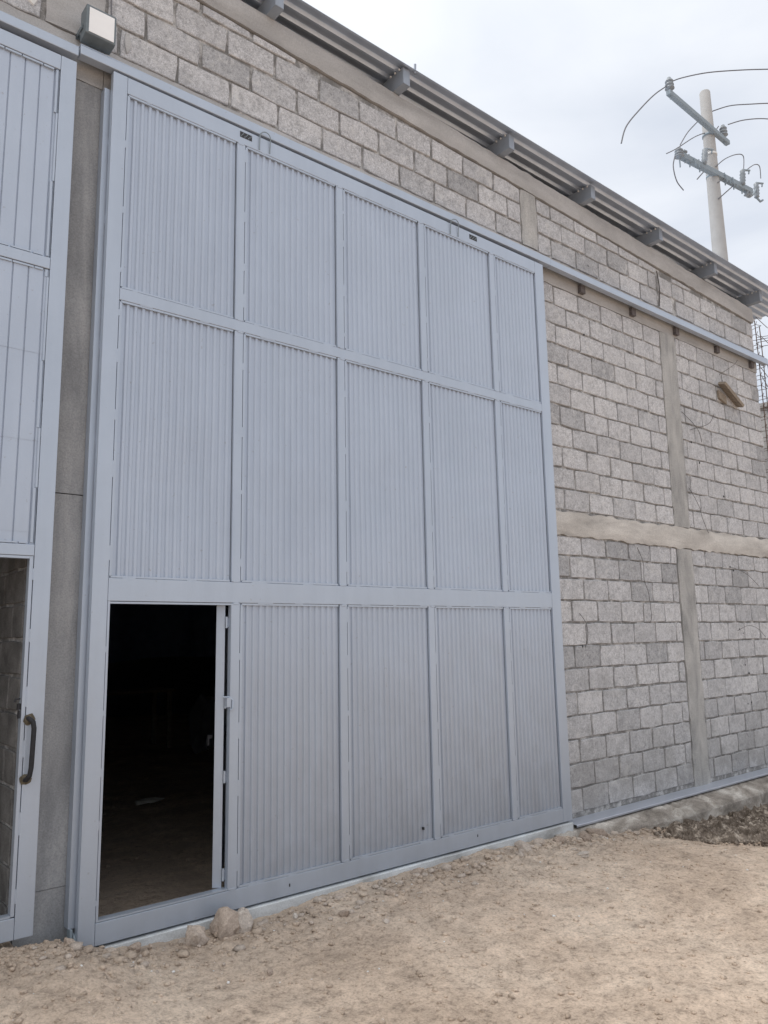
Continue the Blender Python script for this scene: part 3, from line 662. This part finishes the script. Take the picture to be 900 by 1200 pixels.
m_ = MB(); m_.box(-0.334, -0.316, 0.004, 0.05, 0.24, 2.043); m_.box(-0.978, -0.335, 0.004, 0.05, 2.030, 2.043); m_.box(-0.978, -0.335, 0.004, 0.05, 0.236, 0.246)
z = 0.3
while z < 1.95: m_.box(-0.3165, -0.311, 0.002, 0.03, z, z + random.uniform(.05, .12)); z += random.uniform(.25, .45)
m_.build('doorway_bead', M_paint, lg)
# handle: a bent bar welded on, paint burnt brown round both ends
hp = [(-0.302, -0.004, 1.200), (-0.300, -0.028, 1.196), (-0.286, -0.040, 1.182), (-0.281, -0.043, 1.150), (-0.283, -0.044, 1.06), (-0.285, -0.043, 0.955), (-0.290, -0.040, 0.915), (-0.301, -0.028, 0.895), (-0.302, -0.004, 0.893)]
ho = MB().tube(hp, 0.0125, 10).build('handle', M_iron, lg)
def lump(name, c, sz, seed, m, parent=None, sub=2, ang=0.35, wl=None, amp=0.5):
    bm = bmesh.new(); bmesh.ops.create_icosphere(bm, subdivisions=sub, radius=1.0); rnd = random.Random(seed)
    planes = [(Vector((rnd.gauss(0, 1), rnd.gauss(0, 1), rnd.gauss(0, 1))).normalized(), rnd.uniform(0.55, 0.85)) for _ in range(int(9 * ang * 3))]
    for v in bm.verts:
        p = v.co.copy(); p *= 1 + amp * noise.noise(p * 1.3 + Vector((seed * 3.1, 0, 0)))
        for n_, d in planes:
            k = p.dot(n_) - d
            if k > 0: p -= n_ * k * 0.9
        p *= 1 + 0.10 * noise.noise(p * 5 + Vector((seed, 7, 0)))
        v.co = Vector((p.x * sz[0], p.y * sz[1], p.z * sz[2]))
    me = bpy.data.meshes.new(name); bm.to_mesh(me); bm.free(); me.materials.append(m)
    return link_mesh(name, me, parent, c)
for i, (x, z) in enumerate(((-0.303, 1.196), (-0.303, 0.898))):
    lump('weld_blob', (x, -0.006, z), (0.020, 0.012, 0.022), 11 + i, M_scorch, lg); lump('weld_blob', (x + 0.016, -0.003, z - 0.014), (0.011, 0.008, 0.013), 15 + i, M_scorch, lg)
    mb = MB(); n = 13; cx = x + 0.006
    P = [(cx + 0.030 * math.cos(2 * math.pi * k / n) * random.uniform(.75, 1.2), -0.0008, z - 0.004 + 0.032 * math.sin(2 * math.pi * k / n) * random.uniform(.75, 1.2)) for k in range(n)]
    Q = [(p[0], 0.001, p[2]) for p in P]; mb.add(P + Q, [tuple(range(n))] + [(k, (k + 1) % n, n + (k + 1) % n, n + k) for k in range(n)]).build('scorch_mark', M_scorch, lg)
m_ = MB(); m_.box(-0.352, -0.335, 0.012, 0.03, 1.245, 1.275); m_.tube([(-0.343, 0.01, 1.30), (-0.365, 0.0, 1.30), (-0.372, 0.0, 1.285)], 0.005, 6); m_.box(-0.35, -0.34, 0.008, 0.02, 1.20, 1.24); m_.build('latch', M_iron, lg)

# ================================================================= FLOODLIGHT
fl = thing('floodlight', (-0.10, 0.10, 5.35), 'square floodlight with white glass mounted above the gap between the gates', 'floodlight')
X0, X1, Y0, Y1, Z0, Z1 = -0.197, -0.012, -0.05, 0.055, 5.235, 5.43
m_ = MB(); m_.hexa([(X0, Y0, Z0), (X1, Y0, Z0), (X1, Y1, Z0 - 0.005), (X0, Y1, Z0 - 0.005), (X0, Y0, Z1), (X1, Y0, Z1), (X1, Y1, Z1), (X0, Y1, Z1)]); m_.build('housing', M_lamph, fl, bevel=0.006)
m_ = MB()
for k in range(7): xx = X0 + 0.02 + k * 0.023; m_.box(xx, xx + 0.006, Y1 + 0.0005, Y1 + 0.018, Z0 + 0.01, Z1 - 0.02)
m_.build('cooling_fins', M_lamph, fl)
MB().box(X0 + 0.018, X1 - 0.014, Y0 - 0.003, Y0 + 0.004, Z0 + 0.012, Z1 - 0.018).build('glass', M_glass, fl)
m_ = MB(); m_.box(X0 - 0.007, X0 - 0.002, 0.0, 0.118, 5.29, 5.32); m_.box(X1 + 0.002, X1 + 0.007, 0.0, 0.118, 5.29, 5.32); m_.box(X0 - 0.007, X1 + 0.007, 0.100, 0.112, 5.2905, 5.3195); m_.build('bracket', M_lamph, fl)
MB().tube([(-0.02, 0.06, 5.40), (0.0, 0.085, 5.43), (0.005, 0.10, 5.50), (0.0, 0.104, 5.70), (0.004, 0.104, 6.0)], 0.0045, 6).build('cable', M_cable, fl)

# ================================================================= SMALL THINGS ON THE WALL
pk = thing('wooden_board', (7.9, 0.0, 4.45), 'short brown wooden boards stuck askew in the upper right blockwork', 'board')
def slab(p, q, wv, tv): p, q, wv, tv = map(Vector, (p, q, wv, tv)); return [p, q, q + wv, p + wv, p + tv, q + tv, q + wv + tv, p + wv + tv]
MB().hexa(slab((7.66, 0.0, 4.60), (8.17, 0.03, 4.40), (0.02, 0.10, 0.03), (0.02, -0.008, 0.035))).build('board', M_wood, pk, bevel=0.002)
MB().hexa(slab((7.68, 0.088, 4.45), (7.86, 0.088, 4.40), (0.0, 0.03, 0.0), (-0.01, 0.0, 0.10))).build('block_of_wood', M_wood, pk, bevel=0.002)
def wire(pts, label, r=0.0026):
    """loose tie wire poking out of a joint"""
    P = [Vector(p) for p in pts]; path = []
    for i in range(len(P) - 1):
        a = P[max(i - 1, 0)]; b = P[i]; c = P[i + 1]; d = P[min(i + 2, len(P) - 1)]
        for k in range(6):
            t = k / 6; path.append(0.5 * ((2 * b) + (c - a) * t + (2 * a - 5 * b + 4 * c - d) * t * t + (3 * b - a - 3 * c + d) * t ** 3))
    path.append(P[-1]); o = MB().tube(path, r, 5).build('tie_wire', M_wire, None, wloc=P[0]); tag(o, label, 'wire', 'loose tie wires in the block wall'); return o
wy = 0.117
wire([(5.65, wy, 2.46), (5.70, 0.09, 2.30), (5.68, 0.08, 2.12), (5.76, 0.09, 1.98), (5.80, 0.10, 1.75), (5.79, wy, 1.68)], 'long dark wire hanging below the belt beam left of the lower column')
wire([(4.60, wy, 1.77), (4.64, 0.08, 1.68), (4.66, 0.08, 1.55), (4.655, wy, 1.45)], 'short bent dark wire on the blocks just right of the big gate')
wire([(6.78, wy, 4.12), (6.95, 0.03, 3.92), (7.06, 0.05, 3.78)], 'wire sticking out right of the upper column pointing down', 0.003)
wire([(6.95, wy, 3.93), (7.20, 0.02, 4.02), (7.32, 0.0, 4.16)], 'wire sticking up and outward right of the upper column', 0.003)
wire([(6.80, wy, 3.22), (6.90, 0.07, 3.02), (6.93, 0.05, 2.86), (7.06, 0.06, 2.70)], 'bent wire hanging beside the column just above the belt beam')
wire([(7.78, wy, 4.78), (7.98, 0.02, 4.92), (8.06, 0.0, 5.0)], 'thin wire rising above the wooden boards', 0.003)
wire([(7.62, wy, 2.34), (7.85, 0.04, 2.26), (8.05, 0.0, 2.12)], 'twisted wire poking out right of the column below the belt beam')
wire([(7.66, wy, 1.58), (7.80, 0.05, 1.64), (7.98, 0.02, 1.60), (8.20, 0.04, 1.50)], 'knotted wire low on the right wall at joint height')
wire([(6.44, 0.10, 5.76), (6.445, 0.085, 5.55), (6.44, 0.10, 5.33)], 'dark upright wire along the joint over the track', 0.007)
kn = [(6.95, 3.78), (7.72, 1.60), (7.80, 1.55), (7.78, 1.18), (7.86, 1.08), (7.85, .74), (7.76, .73), (7.62, 2.34), (7.70, 2.30), (4.62, 1.46), (7.10, 3.55), (7.62, 3.20), (4.95, 4.62), (5.10, 5.42)]
mb = MB()
for i, (x, z) in enumerate(kn): mb.add(*(lambda c, r: ([(c[0] + r * a, c[1] + r * b * .5, c[2] + r * d) for a, b, d in ((1, 0, 0), (-1, 0, 0), (0, 1, 0), (0, -1, 0), (0, 0, 1), (0, 0, -1))], [(0, 2, 4), (2, 1, 4), (1, 3, 4), (3, 0, 4), (2, 0, 5), (1, 2, 5), (3, 1, 5), (0, 3, 5)]))((x, WY - 0.001, z), random.uniform(0.010, 0.018)))
mb.build('tie_hole', M_dark, wall)
# rebar cage left standing at the end of the wall
rb = thing('rebar_cage', (8.98, 0.2, 3.4), 'rusty upright reinforcing bars with stirrups at the right end of the wall', 'rebar')
for k, (x, y) in enumerate(((8.915, 0.10), (9.04, 0.10), (8.915, 0.24), (9.04, 0.24))):
    MB().tube([(x, y, 3.3), (x + .004, y, 4.4), (x + .01 * (k % 2), y, 5.2), (x + .02 * (k - 1.5) * .5, y, 5.78 - 0.05 * k)], 0.0065, 6).build('bar', M_rust, rb)
z = 3.4; k = 0
while z < 5.72:
    d = 0.03 * random.uniform(-1, 1); MB().tube([(8.90, 0.085, z), (9.055, 0.085, z + d), (9.055, 0.255, z), (8.90, 0.255, z - d), (8.90, 0.087, z + .006), (8.87, 0.06, z + 0.03)], 0.004, 5).build('stirrup', M_rust, rb); z += 0.145
for (a, b) in (((8.90, .08, 5.83), (9.10, .02, 5.70)), ((8.90, .1, 5.15), (9.16, .02, 4.86)), ((8.95, .1, 5.0), (9.14, .05, 4.74)), ((8.92, .05, 4.85), (9.10, .0, 4.80)), ((9.04, .1, 5.6), (9.14, .05, 5.5))): MB().tube([a, b], 0.0045, 5).build('tie', M_rust, rb)
# neighbour
nb = thing('neighbour_building', (16, 5, 0), 'plain grey rendered building just showing past the right end of the wall', 'building')
MB().box(12.0, 20.0, -0.3, 10.0, -0.5, 5.42).build('wall', M_scree, nb); MB().box(11.95, 20.05, -0.35, 10.05, 5.422, 5.50).build('parapet', M_scree, nb)

# ================================================================= UTILITY POLE
up = thing('utility_pole', (10.12, 1.10, -0.4), 'tall tapered concrete power pole with two crossarms behind the warehouse corner', 'utility pole')
PX, PY = 10.235, 1.115
def pc(z): return Vector((PX - 0.055 * (10.5 - z) / 3, PY - 0.01 * (10.5 - z), z))
zt = 10.52
MB().tube([pc(z) for z in (-0.4, 3, 6, 8, 9.5, zt - 0.02, zt)], [0.185, 0.156, 0.128, 0.108, 0.094, 0.085, 0.076], 20).build('shaft', M_pole, up)
def ray(u, v, y):      # survey: point seen at (u, v) of the photograph, at depth y
    D = cF + cR * ((u - 450) / 907.37363) - cU * ((v - 600) / 907.37363); o = M.translation; t = (y - o.y) / D.y; return tuple(o + D * t)
def rayz(u, v, z):
    D = cF + cR * ((u - 450) / 907.37363) - cU * ((v - 600) / 907.37363); o = M.translation; t = (z - o.z) / D.z; return Vector(o + D * t)
UA, UB = rayz(783, 108, 9.70), rayz(853, 168, 9.70); LA, LB = rayz(795, 181, 8.95), rayz(880, 225, 8.95)
def arm(A, B, h, name='crossarm'):
    d = (B - A).normalized(); n_ = Vector((-d.y, d.x, 0)) * h / 2; u_ = Vector((0, 0, h / 2))
    MB().hexa([A - n_ - u_, B - n_ - u_, B + n_ - u_, A + n_ - u_, A - n_ + u_, B - n_ + u_, B + n_ + u_, A + n_ + u_]).build(name, M_arm, up, bevel=0.006)
arm(UA, UB, 0.075); arm(LA, LB, 0.088)
def U(s_, dy=0, dz=0): return UA.lerp(UB, s_) + Vector((0, dy, dz))
def L(s_, dy=0, dz=0): return LA.lerp(LB, s_) + Vector((0, dy, dz))
for z in (9.70, 8.95, 9.34): MB().lathe(pc(z) - Vector((0, 0, 0.02)), [(0.095, 0), (0.104, 0.0), (0.104, 0.035), (0.095, 0.035)], 18).build('clamp_band', M_arm if z != 9.34 else M_whitep, up)
def insul(c, h=0.19, r=0.062, ax=Vector((0, 0, 1)), n=3, name='insulator'):
    prof = [(0.02, 0.0), (0.022, 0.03)]
    for k in range(n): b = 0.03 + (h - 0.05) * k / n; prof += [(r * (1 - .06 * k), b + 0.006), (r * (1 - .06 * k) * 0.96, b + 0.02), (r * 0.55, b + (h - .05) / n * 0.9)]
    prof += [(r * 0.5, h - 0.02), (r * 0.42, h)]
    o = MB().lathe(c, prof, 14, ax).build(name, M_ins, up)
    MB().tube([Vector(c) - ax * 0.14, Vector(c) + ax * 0.01], 0.012, 6).build('pin', M_arm, up); return o
insul(U(0.03, 0, 0.05), 0.22, 0.072); insul(U(0.93, 0, 0.05), 0.22, 0.070); insul((10.36, 1.16, 9.72), 0.22, 0.066)
MB().box(10.26, 10.42, 1.10, 1.20, 9.56, 9.66).build('bracket', M_arm, up)
insul(L(0.01, 0, -0.07), 0.19, 0.075, n=3); insul(L(0.08, 0, 0.05), 0.08, 0.05, n=1)
for s_ in (0.14, 0.27, 0.62, 0.74, 0.86): MB().tube([L(s_, 0, -0.12), L(s_, 0, 0.10)], 0.012, 6).build('bolt', M_arm, up)
for s_ in (0.16, 0.58, 0.68): MB().tube([L(s_, -0.06, 0.02), L(s_, -0.08, -0.13), L(s_ + .05, -0.08, -0.14), L(s_ + .05, -0.07, -0.06)], 0.008, 6).build('u_bolt', M_arm, up)
def cutout(base, lean):
    ax = Vector((lean, 0, 0.3))
    MB().lathe(base, [(0.025, 0), (0.045, 0.02), (0.035, 0.05), (0.05, 0.08), (0.036, 0.11), (0.05, 0.14), (0.036, 0.17), (0.05, 0.20), (0.036, 0.23), (0.045, 0.27), (0.02, 0.30)], 12, ax).build('fuse_cutout', M_ins, up)
    t = Vector(base) + ax.normalized() * 0.30
    MB().tube([t, t + Vector((0.10, -0.02, 0.02)), t + Vector((0.20, -0.03, 0.05))], 0.017, 7).build('contact_arm', M_arm, up)
    MB().tube([t + Vector((0.18, -0.03, 0.04)), t + Vector((0.15, -0.03, -0.03))], 0.013, 6).build('contact_arm', M_arm, up)
cutout(L(0.30, -0.05, 0.02), 0.07); cutout(L(0.835, -0.05, 0.0), 0.05)
c3 = Vector(ray(887, 232, 0.98)); cutout(c3, 0.03)
MB().tube([L(0.99, 0, -0.03), L(1.02, 0, -0.05), Vector(ray(886, 222, 0.98))], 0.014, 6).build('bracket', M_arm, up)
MB().tube([c3, c3 + Vector((0.08, -0.02, -0.05)), c3 + Vector((0.15, -0.03, 0.0))], 0.020, 6).build('contact_arm', M_arm, up)
for k in range(2): MB().lathe(L(0.93 + 0.04 * k, 0, -0.12), [(0.02, 0), (0.05, 0.02), (0.03, 0.05), (0.05, 0.08), (0.02, 0.12)], 10).build('insulator', M_ins, up)
def spl(P, n=8):
    P = [Vector(p) for p in P]; out_ = []
    for i in range(len(P) - 1):
        a = P[max(i - 1, 0)]; b = P[i]; c = P[i + 1]; d = P[min(i + 2, len(P) - 1)]
        for k in range(n):
            t = k / n; out_.append(0.5 * ((2 * b) + (c - a) * t + (2 * a - 5 * b + 4 * c - d) * t * t + (3 * b - a - 3 * c + d) * t ** 3))
    return out_ + [P[-1]]
def line(pts, label, r=0.008, name='power_line'):
    p0 = Vector(pts[0]); o = MB().tube(spl(pts), r, 6).build(name, M_cable, None, wloc=p0); return tag(o, label, 'cable')
line([ray(786, 96, 0.98), ray(800, 91, 0.8), ray(830, 85, 0.5), ray(870, 82, 0.2), ray(905, 81, -0.1), ray(960, 80, -0.5), ray(1040, 80, -1.0)], 'topmost overhead wire running right from the upper crossarm tip', 0.0085)
line([ray(833, 131, 1.1), ray(855, 124, 0.8), ray(880, 122, 0.5), ray(905, 121, 0.3), ray(960, 121, -0.1), ray(1040, 122, -0.6)], 'middle overhead wire running right from behind the pole', 0.0085)
line([ray(853, 146, 0.98), ray(870, 141, 0.8), ray(890, 139, 0.6), ray(910, 140, 0.4), ray(960, 142, 0.0), ray(1040, 147, -0.5)], 'lowest overhead wire running right from the upper crossarm', 0.0085)
line([ray(786, 98, 0.98), ray(768, 110, 0.98), ray(750, 128, 0.98), ray(734, 148, 0.98), ray(728, 168, 0.98)], 'loose wire end curving down left of the upper crossarm', 0.010)
line([ray(781, 180, 0.98), ray(793, 174, 1.0), ray(815, 160, 1.1), ray(835, 153, 1.15)], 'wire stub rising from the lower crossarm tip behind the pole', 0.008)
line([ray(797, 170, 0.98), ray(806, 155, 1.05), ray(818, 142, 1.1)], 'jumper between the lower crossarm tip and the pole', 0.008)
line([ray(791, 183, 0.98), ray(789, 195, 0.98), ray(793, 212, 0.98), ray(801, 223, 0.98)], 'loose wire hanging from the left tip of the lower crossarm', 0.009)
line([ray(839, 195, 1.0), ray(850, 186, 1.0), ray(863, 181, 1.0), ray(871, 183, 1.0), ray(871.5, 198, 0.98)], 'jumper looping from the pole to the first fuse', 0.008)
line([ray(875, 199, 0.98), ray(884, 193, 0.98), ray(890, 195, 0.98), ray(891.5, 209, 0.98)], 'short jumper looping between the two right fuses', 0.008)
line([ray(817, 210, 0.95), ray(824, 202, 1.0)], 'short stay rod under the lower crossarm left of the pole', 0.009)
line([ray(842, 233, 1.0), ray(860, 217, 0.96)], 'longest stay rod under the lower crossarm right of the pole', 0.009)
line([ray(836, 157, 1.0), ray(842, 148, 0.98)], 'tiny brace wire from the pole to the upper crossarm', 0.008)
line([ray(841, 214, 1.0), ray(853, 207, 0.96)], 'thin brace rod just under the lower crossarm', 0.006)
for i, (v0, v1, lab) in enumerate(((395.5, 393.5, 'highest'), (399, 396, 'second'), (403, 399, 'third'), (408, 404.5, 'lowest'))):
    line([ray(886, v0, 1.6), ray(900, v1, 1.3), ray(1000, v1 - 16, 0.6)], lab + ' of four thin service wires beyond the rebar at the wall end', 0.006, 'service_wire')

# ================================================================= INSIDE THE BIG UNIT
tp = thing('hanging_tarp', (3.8, 9.0, 0.0), 'dark blue tarp hanging in folds deep inside the dark doorway', 'tarp')
mb = MB(); xs = np.arange(1.5, 8.4, 0.06); vs = []
for x in xs:
    for k in range(9): z = 1.25 + 4.2 * k / 8; vs.append((x, 9.0 + 0.10 * math.sin(x * 8 + math.sin(x * 2.3) * 2) + 0.03 * math.sin(z * 3 + x), z + (0.05 * math.sin(x * 1.7) if k == 0 else 0)))
mb.add(vs, [(i * 9 + k, (i + 1) * 9 + k, (i + 1) * 9 + k + 1, i * 9 + k + 1) for i in range(len(xs) - 1) for k in range(8)], True).build('sheet', M_tarp, tp)
bn = thing('work_table', (3.0, 7.6, -0.05), 'dim low table with bits on it inside the dark doorway', 'table')
MB().box(2.3, 3.9, 7.3, 8.0, 0.80, 0.84).build('tabletop', M_wood, bn)
for x in (2.35, 3.8):
    for y in (7.35, 7.92): MB().box(x, x + 0.06, y, y + 0.05, -0.05, 0.799).build('leg', M_wood, bn)
tag(lump('sack', (4.02, 6.5, 0.32), (0.30, 0.26, 0.42), 77, M_inner, None, 3, 0.2), 'dim bulky sack standing on the floor inside the doorway', 'sack')
sc_ = lump('crumpled_scrap', (1.86, 3.44, 0.0), (0.20, 0.07, 0.03), 5, M_paper, None, 3, 0.6, amp=1.0); tag(sc_, 'pale crumpled scrap lying on the dark floor inside the doorway', 'scrap')

# ================================================================= ROCKS, PEBBLES, SOIL
def gz(x, y): return float(ground_z(np.array([x]), np.array([y]))[0])
rocks = [  # x, y, rx, ry, rz, sink, label
    (0.80, -0.13, .092, .075, .088, .22, 'largest brown rock leaning on the gate bottom below the open doorway'),
    (0.90, -0.13, .068, .06, .088, .2, 'upright brown rock touching the largest rock on its right'),
    (0.60, -0.14, .070, .055, .072, .3, 'pale pointed rock left of the largest rock at the gate foot'),
    (0.275, -0.10, .040, .03, .030, .2, 'reddish stone at the gate foot below the doorway'),
    (0.135, -0.10, .042, .03, .022, .2, 'flat pale stone at the gate bottom left corner'),
    (0.345, -0.12, .018, .014, .016, .1, 'small dark stone right of the reddish stone at the gate foot'),
    (1.46, -0.36, .045, .032, .026, .2, 'tan stone lying alone on the dirt below the third panel column'),
    (1.60, -0.13, .050, .04, .030, .4, 'low brown stone half buried by the threshold under the second mullion'),
    (1.24, -0.16, .022, .02, .018, .2, 'small brown stone in the rubble under the second panel'),
    (1.88, -0.30, .045, .03, .030, .3, 'brown clod out from the middle of the gate'),
    (2.28, -0.10, .060, .04, .028, .3, 'light grey flat stone beside the threshold mid gate'),
    (2.52, -0.14, .045, .035, .028, .3, 'greyish stone right of the flat light one mid gate'),
    (3.38, -0.12, .085, .05, .048, .3, 'pale rounded rock by the gate foot near its right end'),
    (3.60, -0.10, .055, .05, .035, .3, 'dark grey stone between two pale rocks near the gate right end'),
    (3.80, -0.14, .065, .05, .040, .3, 'whitish stone just left of the gate bottom right corner'),
    (4.10, -0.17, .060, .05, .045, .35, 'tan rock right below the gate bottom right corner'),
    (4.36, -0.13, .080, .05, .045, .3, 'broad tan rock by the footing right of the gate'),
    (3.62, -0.50, .065, .05, .038, .35, 'white limy lump out on the dirt near the gate right end'),
    (1.56, -0.63, .022, .02, .016, .2, 'dark small stone out on the dirt below the middle panels'),
    (2.72, -0.26, .035, .03, .022, .3, 'brown stone in the loose strip below the fourth panel'),
    (0.72, -0.72, .020, .016, .014, .2, 'whitish pebble alone on the dirt below the largest rock'),
    (2.02, -0.16, .030, .02, .02, .3, 'small tan stone below the third panel column'),
    (4.75, -0.24, .035, .03, .025, .3, 'small brown stone at the edge of the footing ledge'),
    (-0.06, -0.05, .04, .035, .028, .3, 'pale stone in the rubble between the two gates'),
    (-0.16, 0.02, .03, .03, .022, .3, 'grey stone in the rubble at the column foot'),
]
for i, (x, y, a, b, c, sk, lab) in enumerate(rocks):
    z = gz(x, y) + c * (1 - 2 * sk) * 0.8; o = lump('rock', (x, y, z), (a * 1.12, b * 1.1, c * 1.15), 100 + i, M_rock, None, 3, 0.3 if i < 2 else 0.7, amp=0.45 if i < 2 else 0.6); o.rotation_euler = (random.uniform(-.3, .3), random.uniform(-.3, .3), random.uniform(0, 6.28)); tag(o, lab, 'rock', 'rocks along the foot of the gate')
# pebbles and clods
def scatter(name, m, pts, smin, smax, sh=0.65):
    ico = [(0, .851, .526), (0, .851, -.526), (0, -.851, .526), (0, -.851, -.526), (.851, .526, 0), (.851, -.526, 0), (-.851, .526, 0), (-.851, -.526, 0), (.526, 0, .851), (-.526, 0, .851), (.526, 0, -.851), (-.526, 0, -.851)]
    I = np.array(ico); d = ((I[:, None] - I[None]) ** 2).sum(-1); F = [(a, b, c) for a in range(12) for b in range(a + 1, 12) for c in range(b + 1, 12) if d[a, b] < 1.2 and d[b, c] < 1.2 and d[a, c] < 1.2]
    F = [(a, b, c) if np.dot(np.cross(I[b] - I[a], I[c] - I[a]), I[a]) > 0 else (a, c, b) for a, b, c in F]; F = np.array(F)
    n = len(pts); P = np.array(pts); rs = np.random.RandomState(len(name)); s = smin * (smax / smin) ** (rs.rand(n) ** 2.2)
    V = I[None] * (1 + 0.45 * (rs.rand(n, 12, 1) - .5)) * s[:, None, None] * np.stack([1 + .6 * rs.rand(n), 1 + .3 * rs.rand(n), sh + .3 * rs.rand(n)], -1)[:, None, :]
    an = rs.rand(n) * 6.28; c_, s_ = np.cos(an)[:, None], np.sin(an)[:, None]; V = np.stack([V[..., 0] * c_ - V[..., 1] * s_, V[..., 0] * s_ + V[..., 1] * c_, V[..., 2]], -1)
    Z = P[:, 2] if P.shape[1] > 2 else ground_z(P[:, 0], P[:, 1]); V = V + np.stack([P[:, 0], P[:, 1], Z + s * 0.22], -1)[:, None, :]
    FF = (F[None] + (np.arange(n) * 12)[:, None, None]).reshape(-1, 3)
    me = bpy.data.meshes.new(name); me.vertices.add(n * 12); me.vertices.foreach_set('co', V.reshape(-1).astype(np.float32)); me.loops.add(FF.size); me.loops.foreach_set('vertex_index', FF.reshape(-1).astype(np.int32))
    me.polygons.add(len(FF)); me.polygons.foreach_set('loop_start', np.arange(0, FF.size, 3, dtype=np.int32)); me.polygons.foreach_set('loop_total', np.full(len(FF), 3, dtype=np.int32)); me.update(calc_edges=True)
    me.materials.append(m); return link_mesh(name, me)
rs = np.random.RandomState(3)
pts = np.concatenate([
    np.stack([rs.uniform(-0.6, 8.3, 2600), -0.06 - np.abs(rs.normal(0, 0.28, 2600))], -1),
    np.stack([rs.uniform(-0.7, 8.0, 4500), rs.uniform(-2.8, -0.1, 4500)], -1),
    np.stack([rs.uniform(-0.45, 0.15, 500), rs.uniform(-0.25, 0.11, 500)], -1),
    np.stack([rs.uniform(0.1, 5.0, 500), rs.uniform(0.3, 5, 500)], -1)])
tag(scatter('loose_pebbles', M_dirt, pts, 0.0026, 0.016), 'loose pebbles and crumbs of dirt strewn over the ground', 'pebbles', kind='stuff')
pts = np.stack([rs.uniform(-0.5, 7.5, 260), -0.1 - np.abs(rs.normal(0, 0.7, 260))], -1)
tag(scatter('pale_chips', M_whitep, pts, 0.002, 0.009), 'pale chips of lime scattered on the dirt', 'chips', kind='stuff')
# dark dug-up soil in front of the footing at the right
XBY, XBX = [-1.7, -1.1, -0.75, -0.4, -0.12], [6.3, 5.35, 5.0, 4.92, 5.35]
sx = np.arange(4.7, 9.2, 0.016); sy = np.arange(-1.7, -0.12, 0.016); SX, SY = np.meshgrid(sx, sy)
edge = np.clip((SX - np.interp(SY, XBY, XBX) - 0.30 * fbm(SX, SY, 5, 3, 7)) / 0.10, 0, 1)
rid = 1 - np.abs(fbm(SX, SY, 5.5, 4, 77, 0.6)) * 3.0
SZ = ground_z(SX, SY) - 0.05 + edge * (0.090 + 0.10 * (rid - 0.6) + 0.13 * fbm(SX, SY, 11, 5, 13, .70))
me = bpy.data.meshes.new('dug_soil'); nx, ny = len(sx), len(sy); idx = np.arange(nx * ny).reshape(ny, nx)
q_ = np.stack([idx[:-1, :-1], idx[:-1, 1:], idx[1:, 1:], idx[1:, :-1]], -1).reshape(-1, 4)
me.from_pydata(np.stack([SX, SY, SZ], -1).reshape(-1, 3).tolist(), [], q_.tolist()); me.materials.append(M_soil)
tag(link_mesh('dug_soil', me), 'dark clumpy dug-up soil in front of the footing at the right', 'soil', kind='stuff')
py_ = rs.uniform(-1.2, -0.15, 1500); px_ = np.interp(py_, XBY, XBX) - 0.12 + 3.2 * rs.rand(1500) ** 1.2
pz_ = ground_z(px_, py_) + rs.uniform(0.0, 0.03, 1500)
tag(scatter('soil_clods', M_soil, np.stack([px_, py_, pz_], -1), 0.004, 0.022, 0.7), 'dark clods lying over the dug-up soil at the right', 'clods', kind='stuff')
# coarse rubble in the crumbly strip along the gate
rx2 = rs.uniform(-0.25, 5.0, 230); ry2 = -0.07 - np.abs(rs.normal(0, 0.17, 230)); tag(scatter('stone_bits', M_rock, np.stack([rx2, ry2], -1), 0.008, 0.036, 0.55), 'small pale and brown stones mixed into the rubble at the gate foot', 'stones', kind='stuff')
n_ = 420; rx_ = rs.uniform(-0.3, 5.2, n_); ry_ = -0.06 - np.abs(rs.normal(0, 0.14, n_)) - 0.05 * rs.rand(n_)
tag(scatter('rubble_strip', M_dirt, np.stack([rx_, ry_], -1), 0.005, 0.034, 0.45), 'coarse brown rubble strewn along the foot of the gate', 'rubble', kind='stuff')
print('blocks', NB[0], 'objects', len(bpy.data.objects))
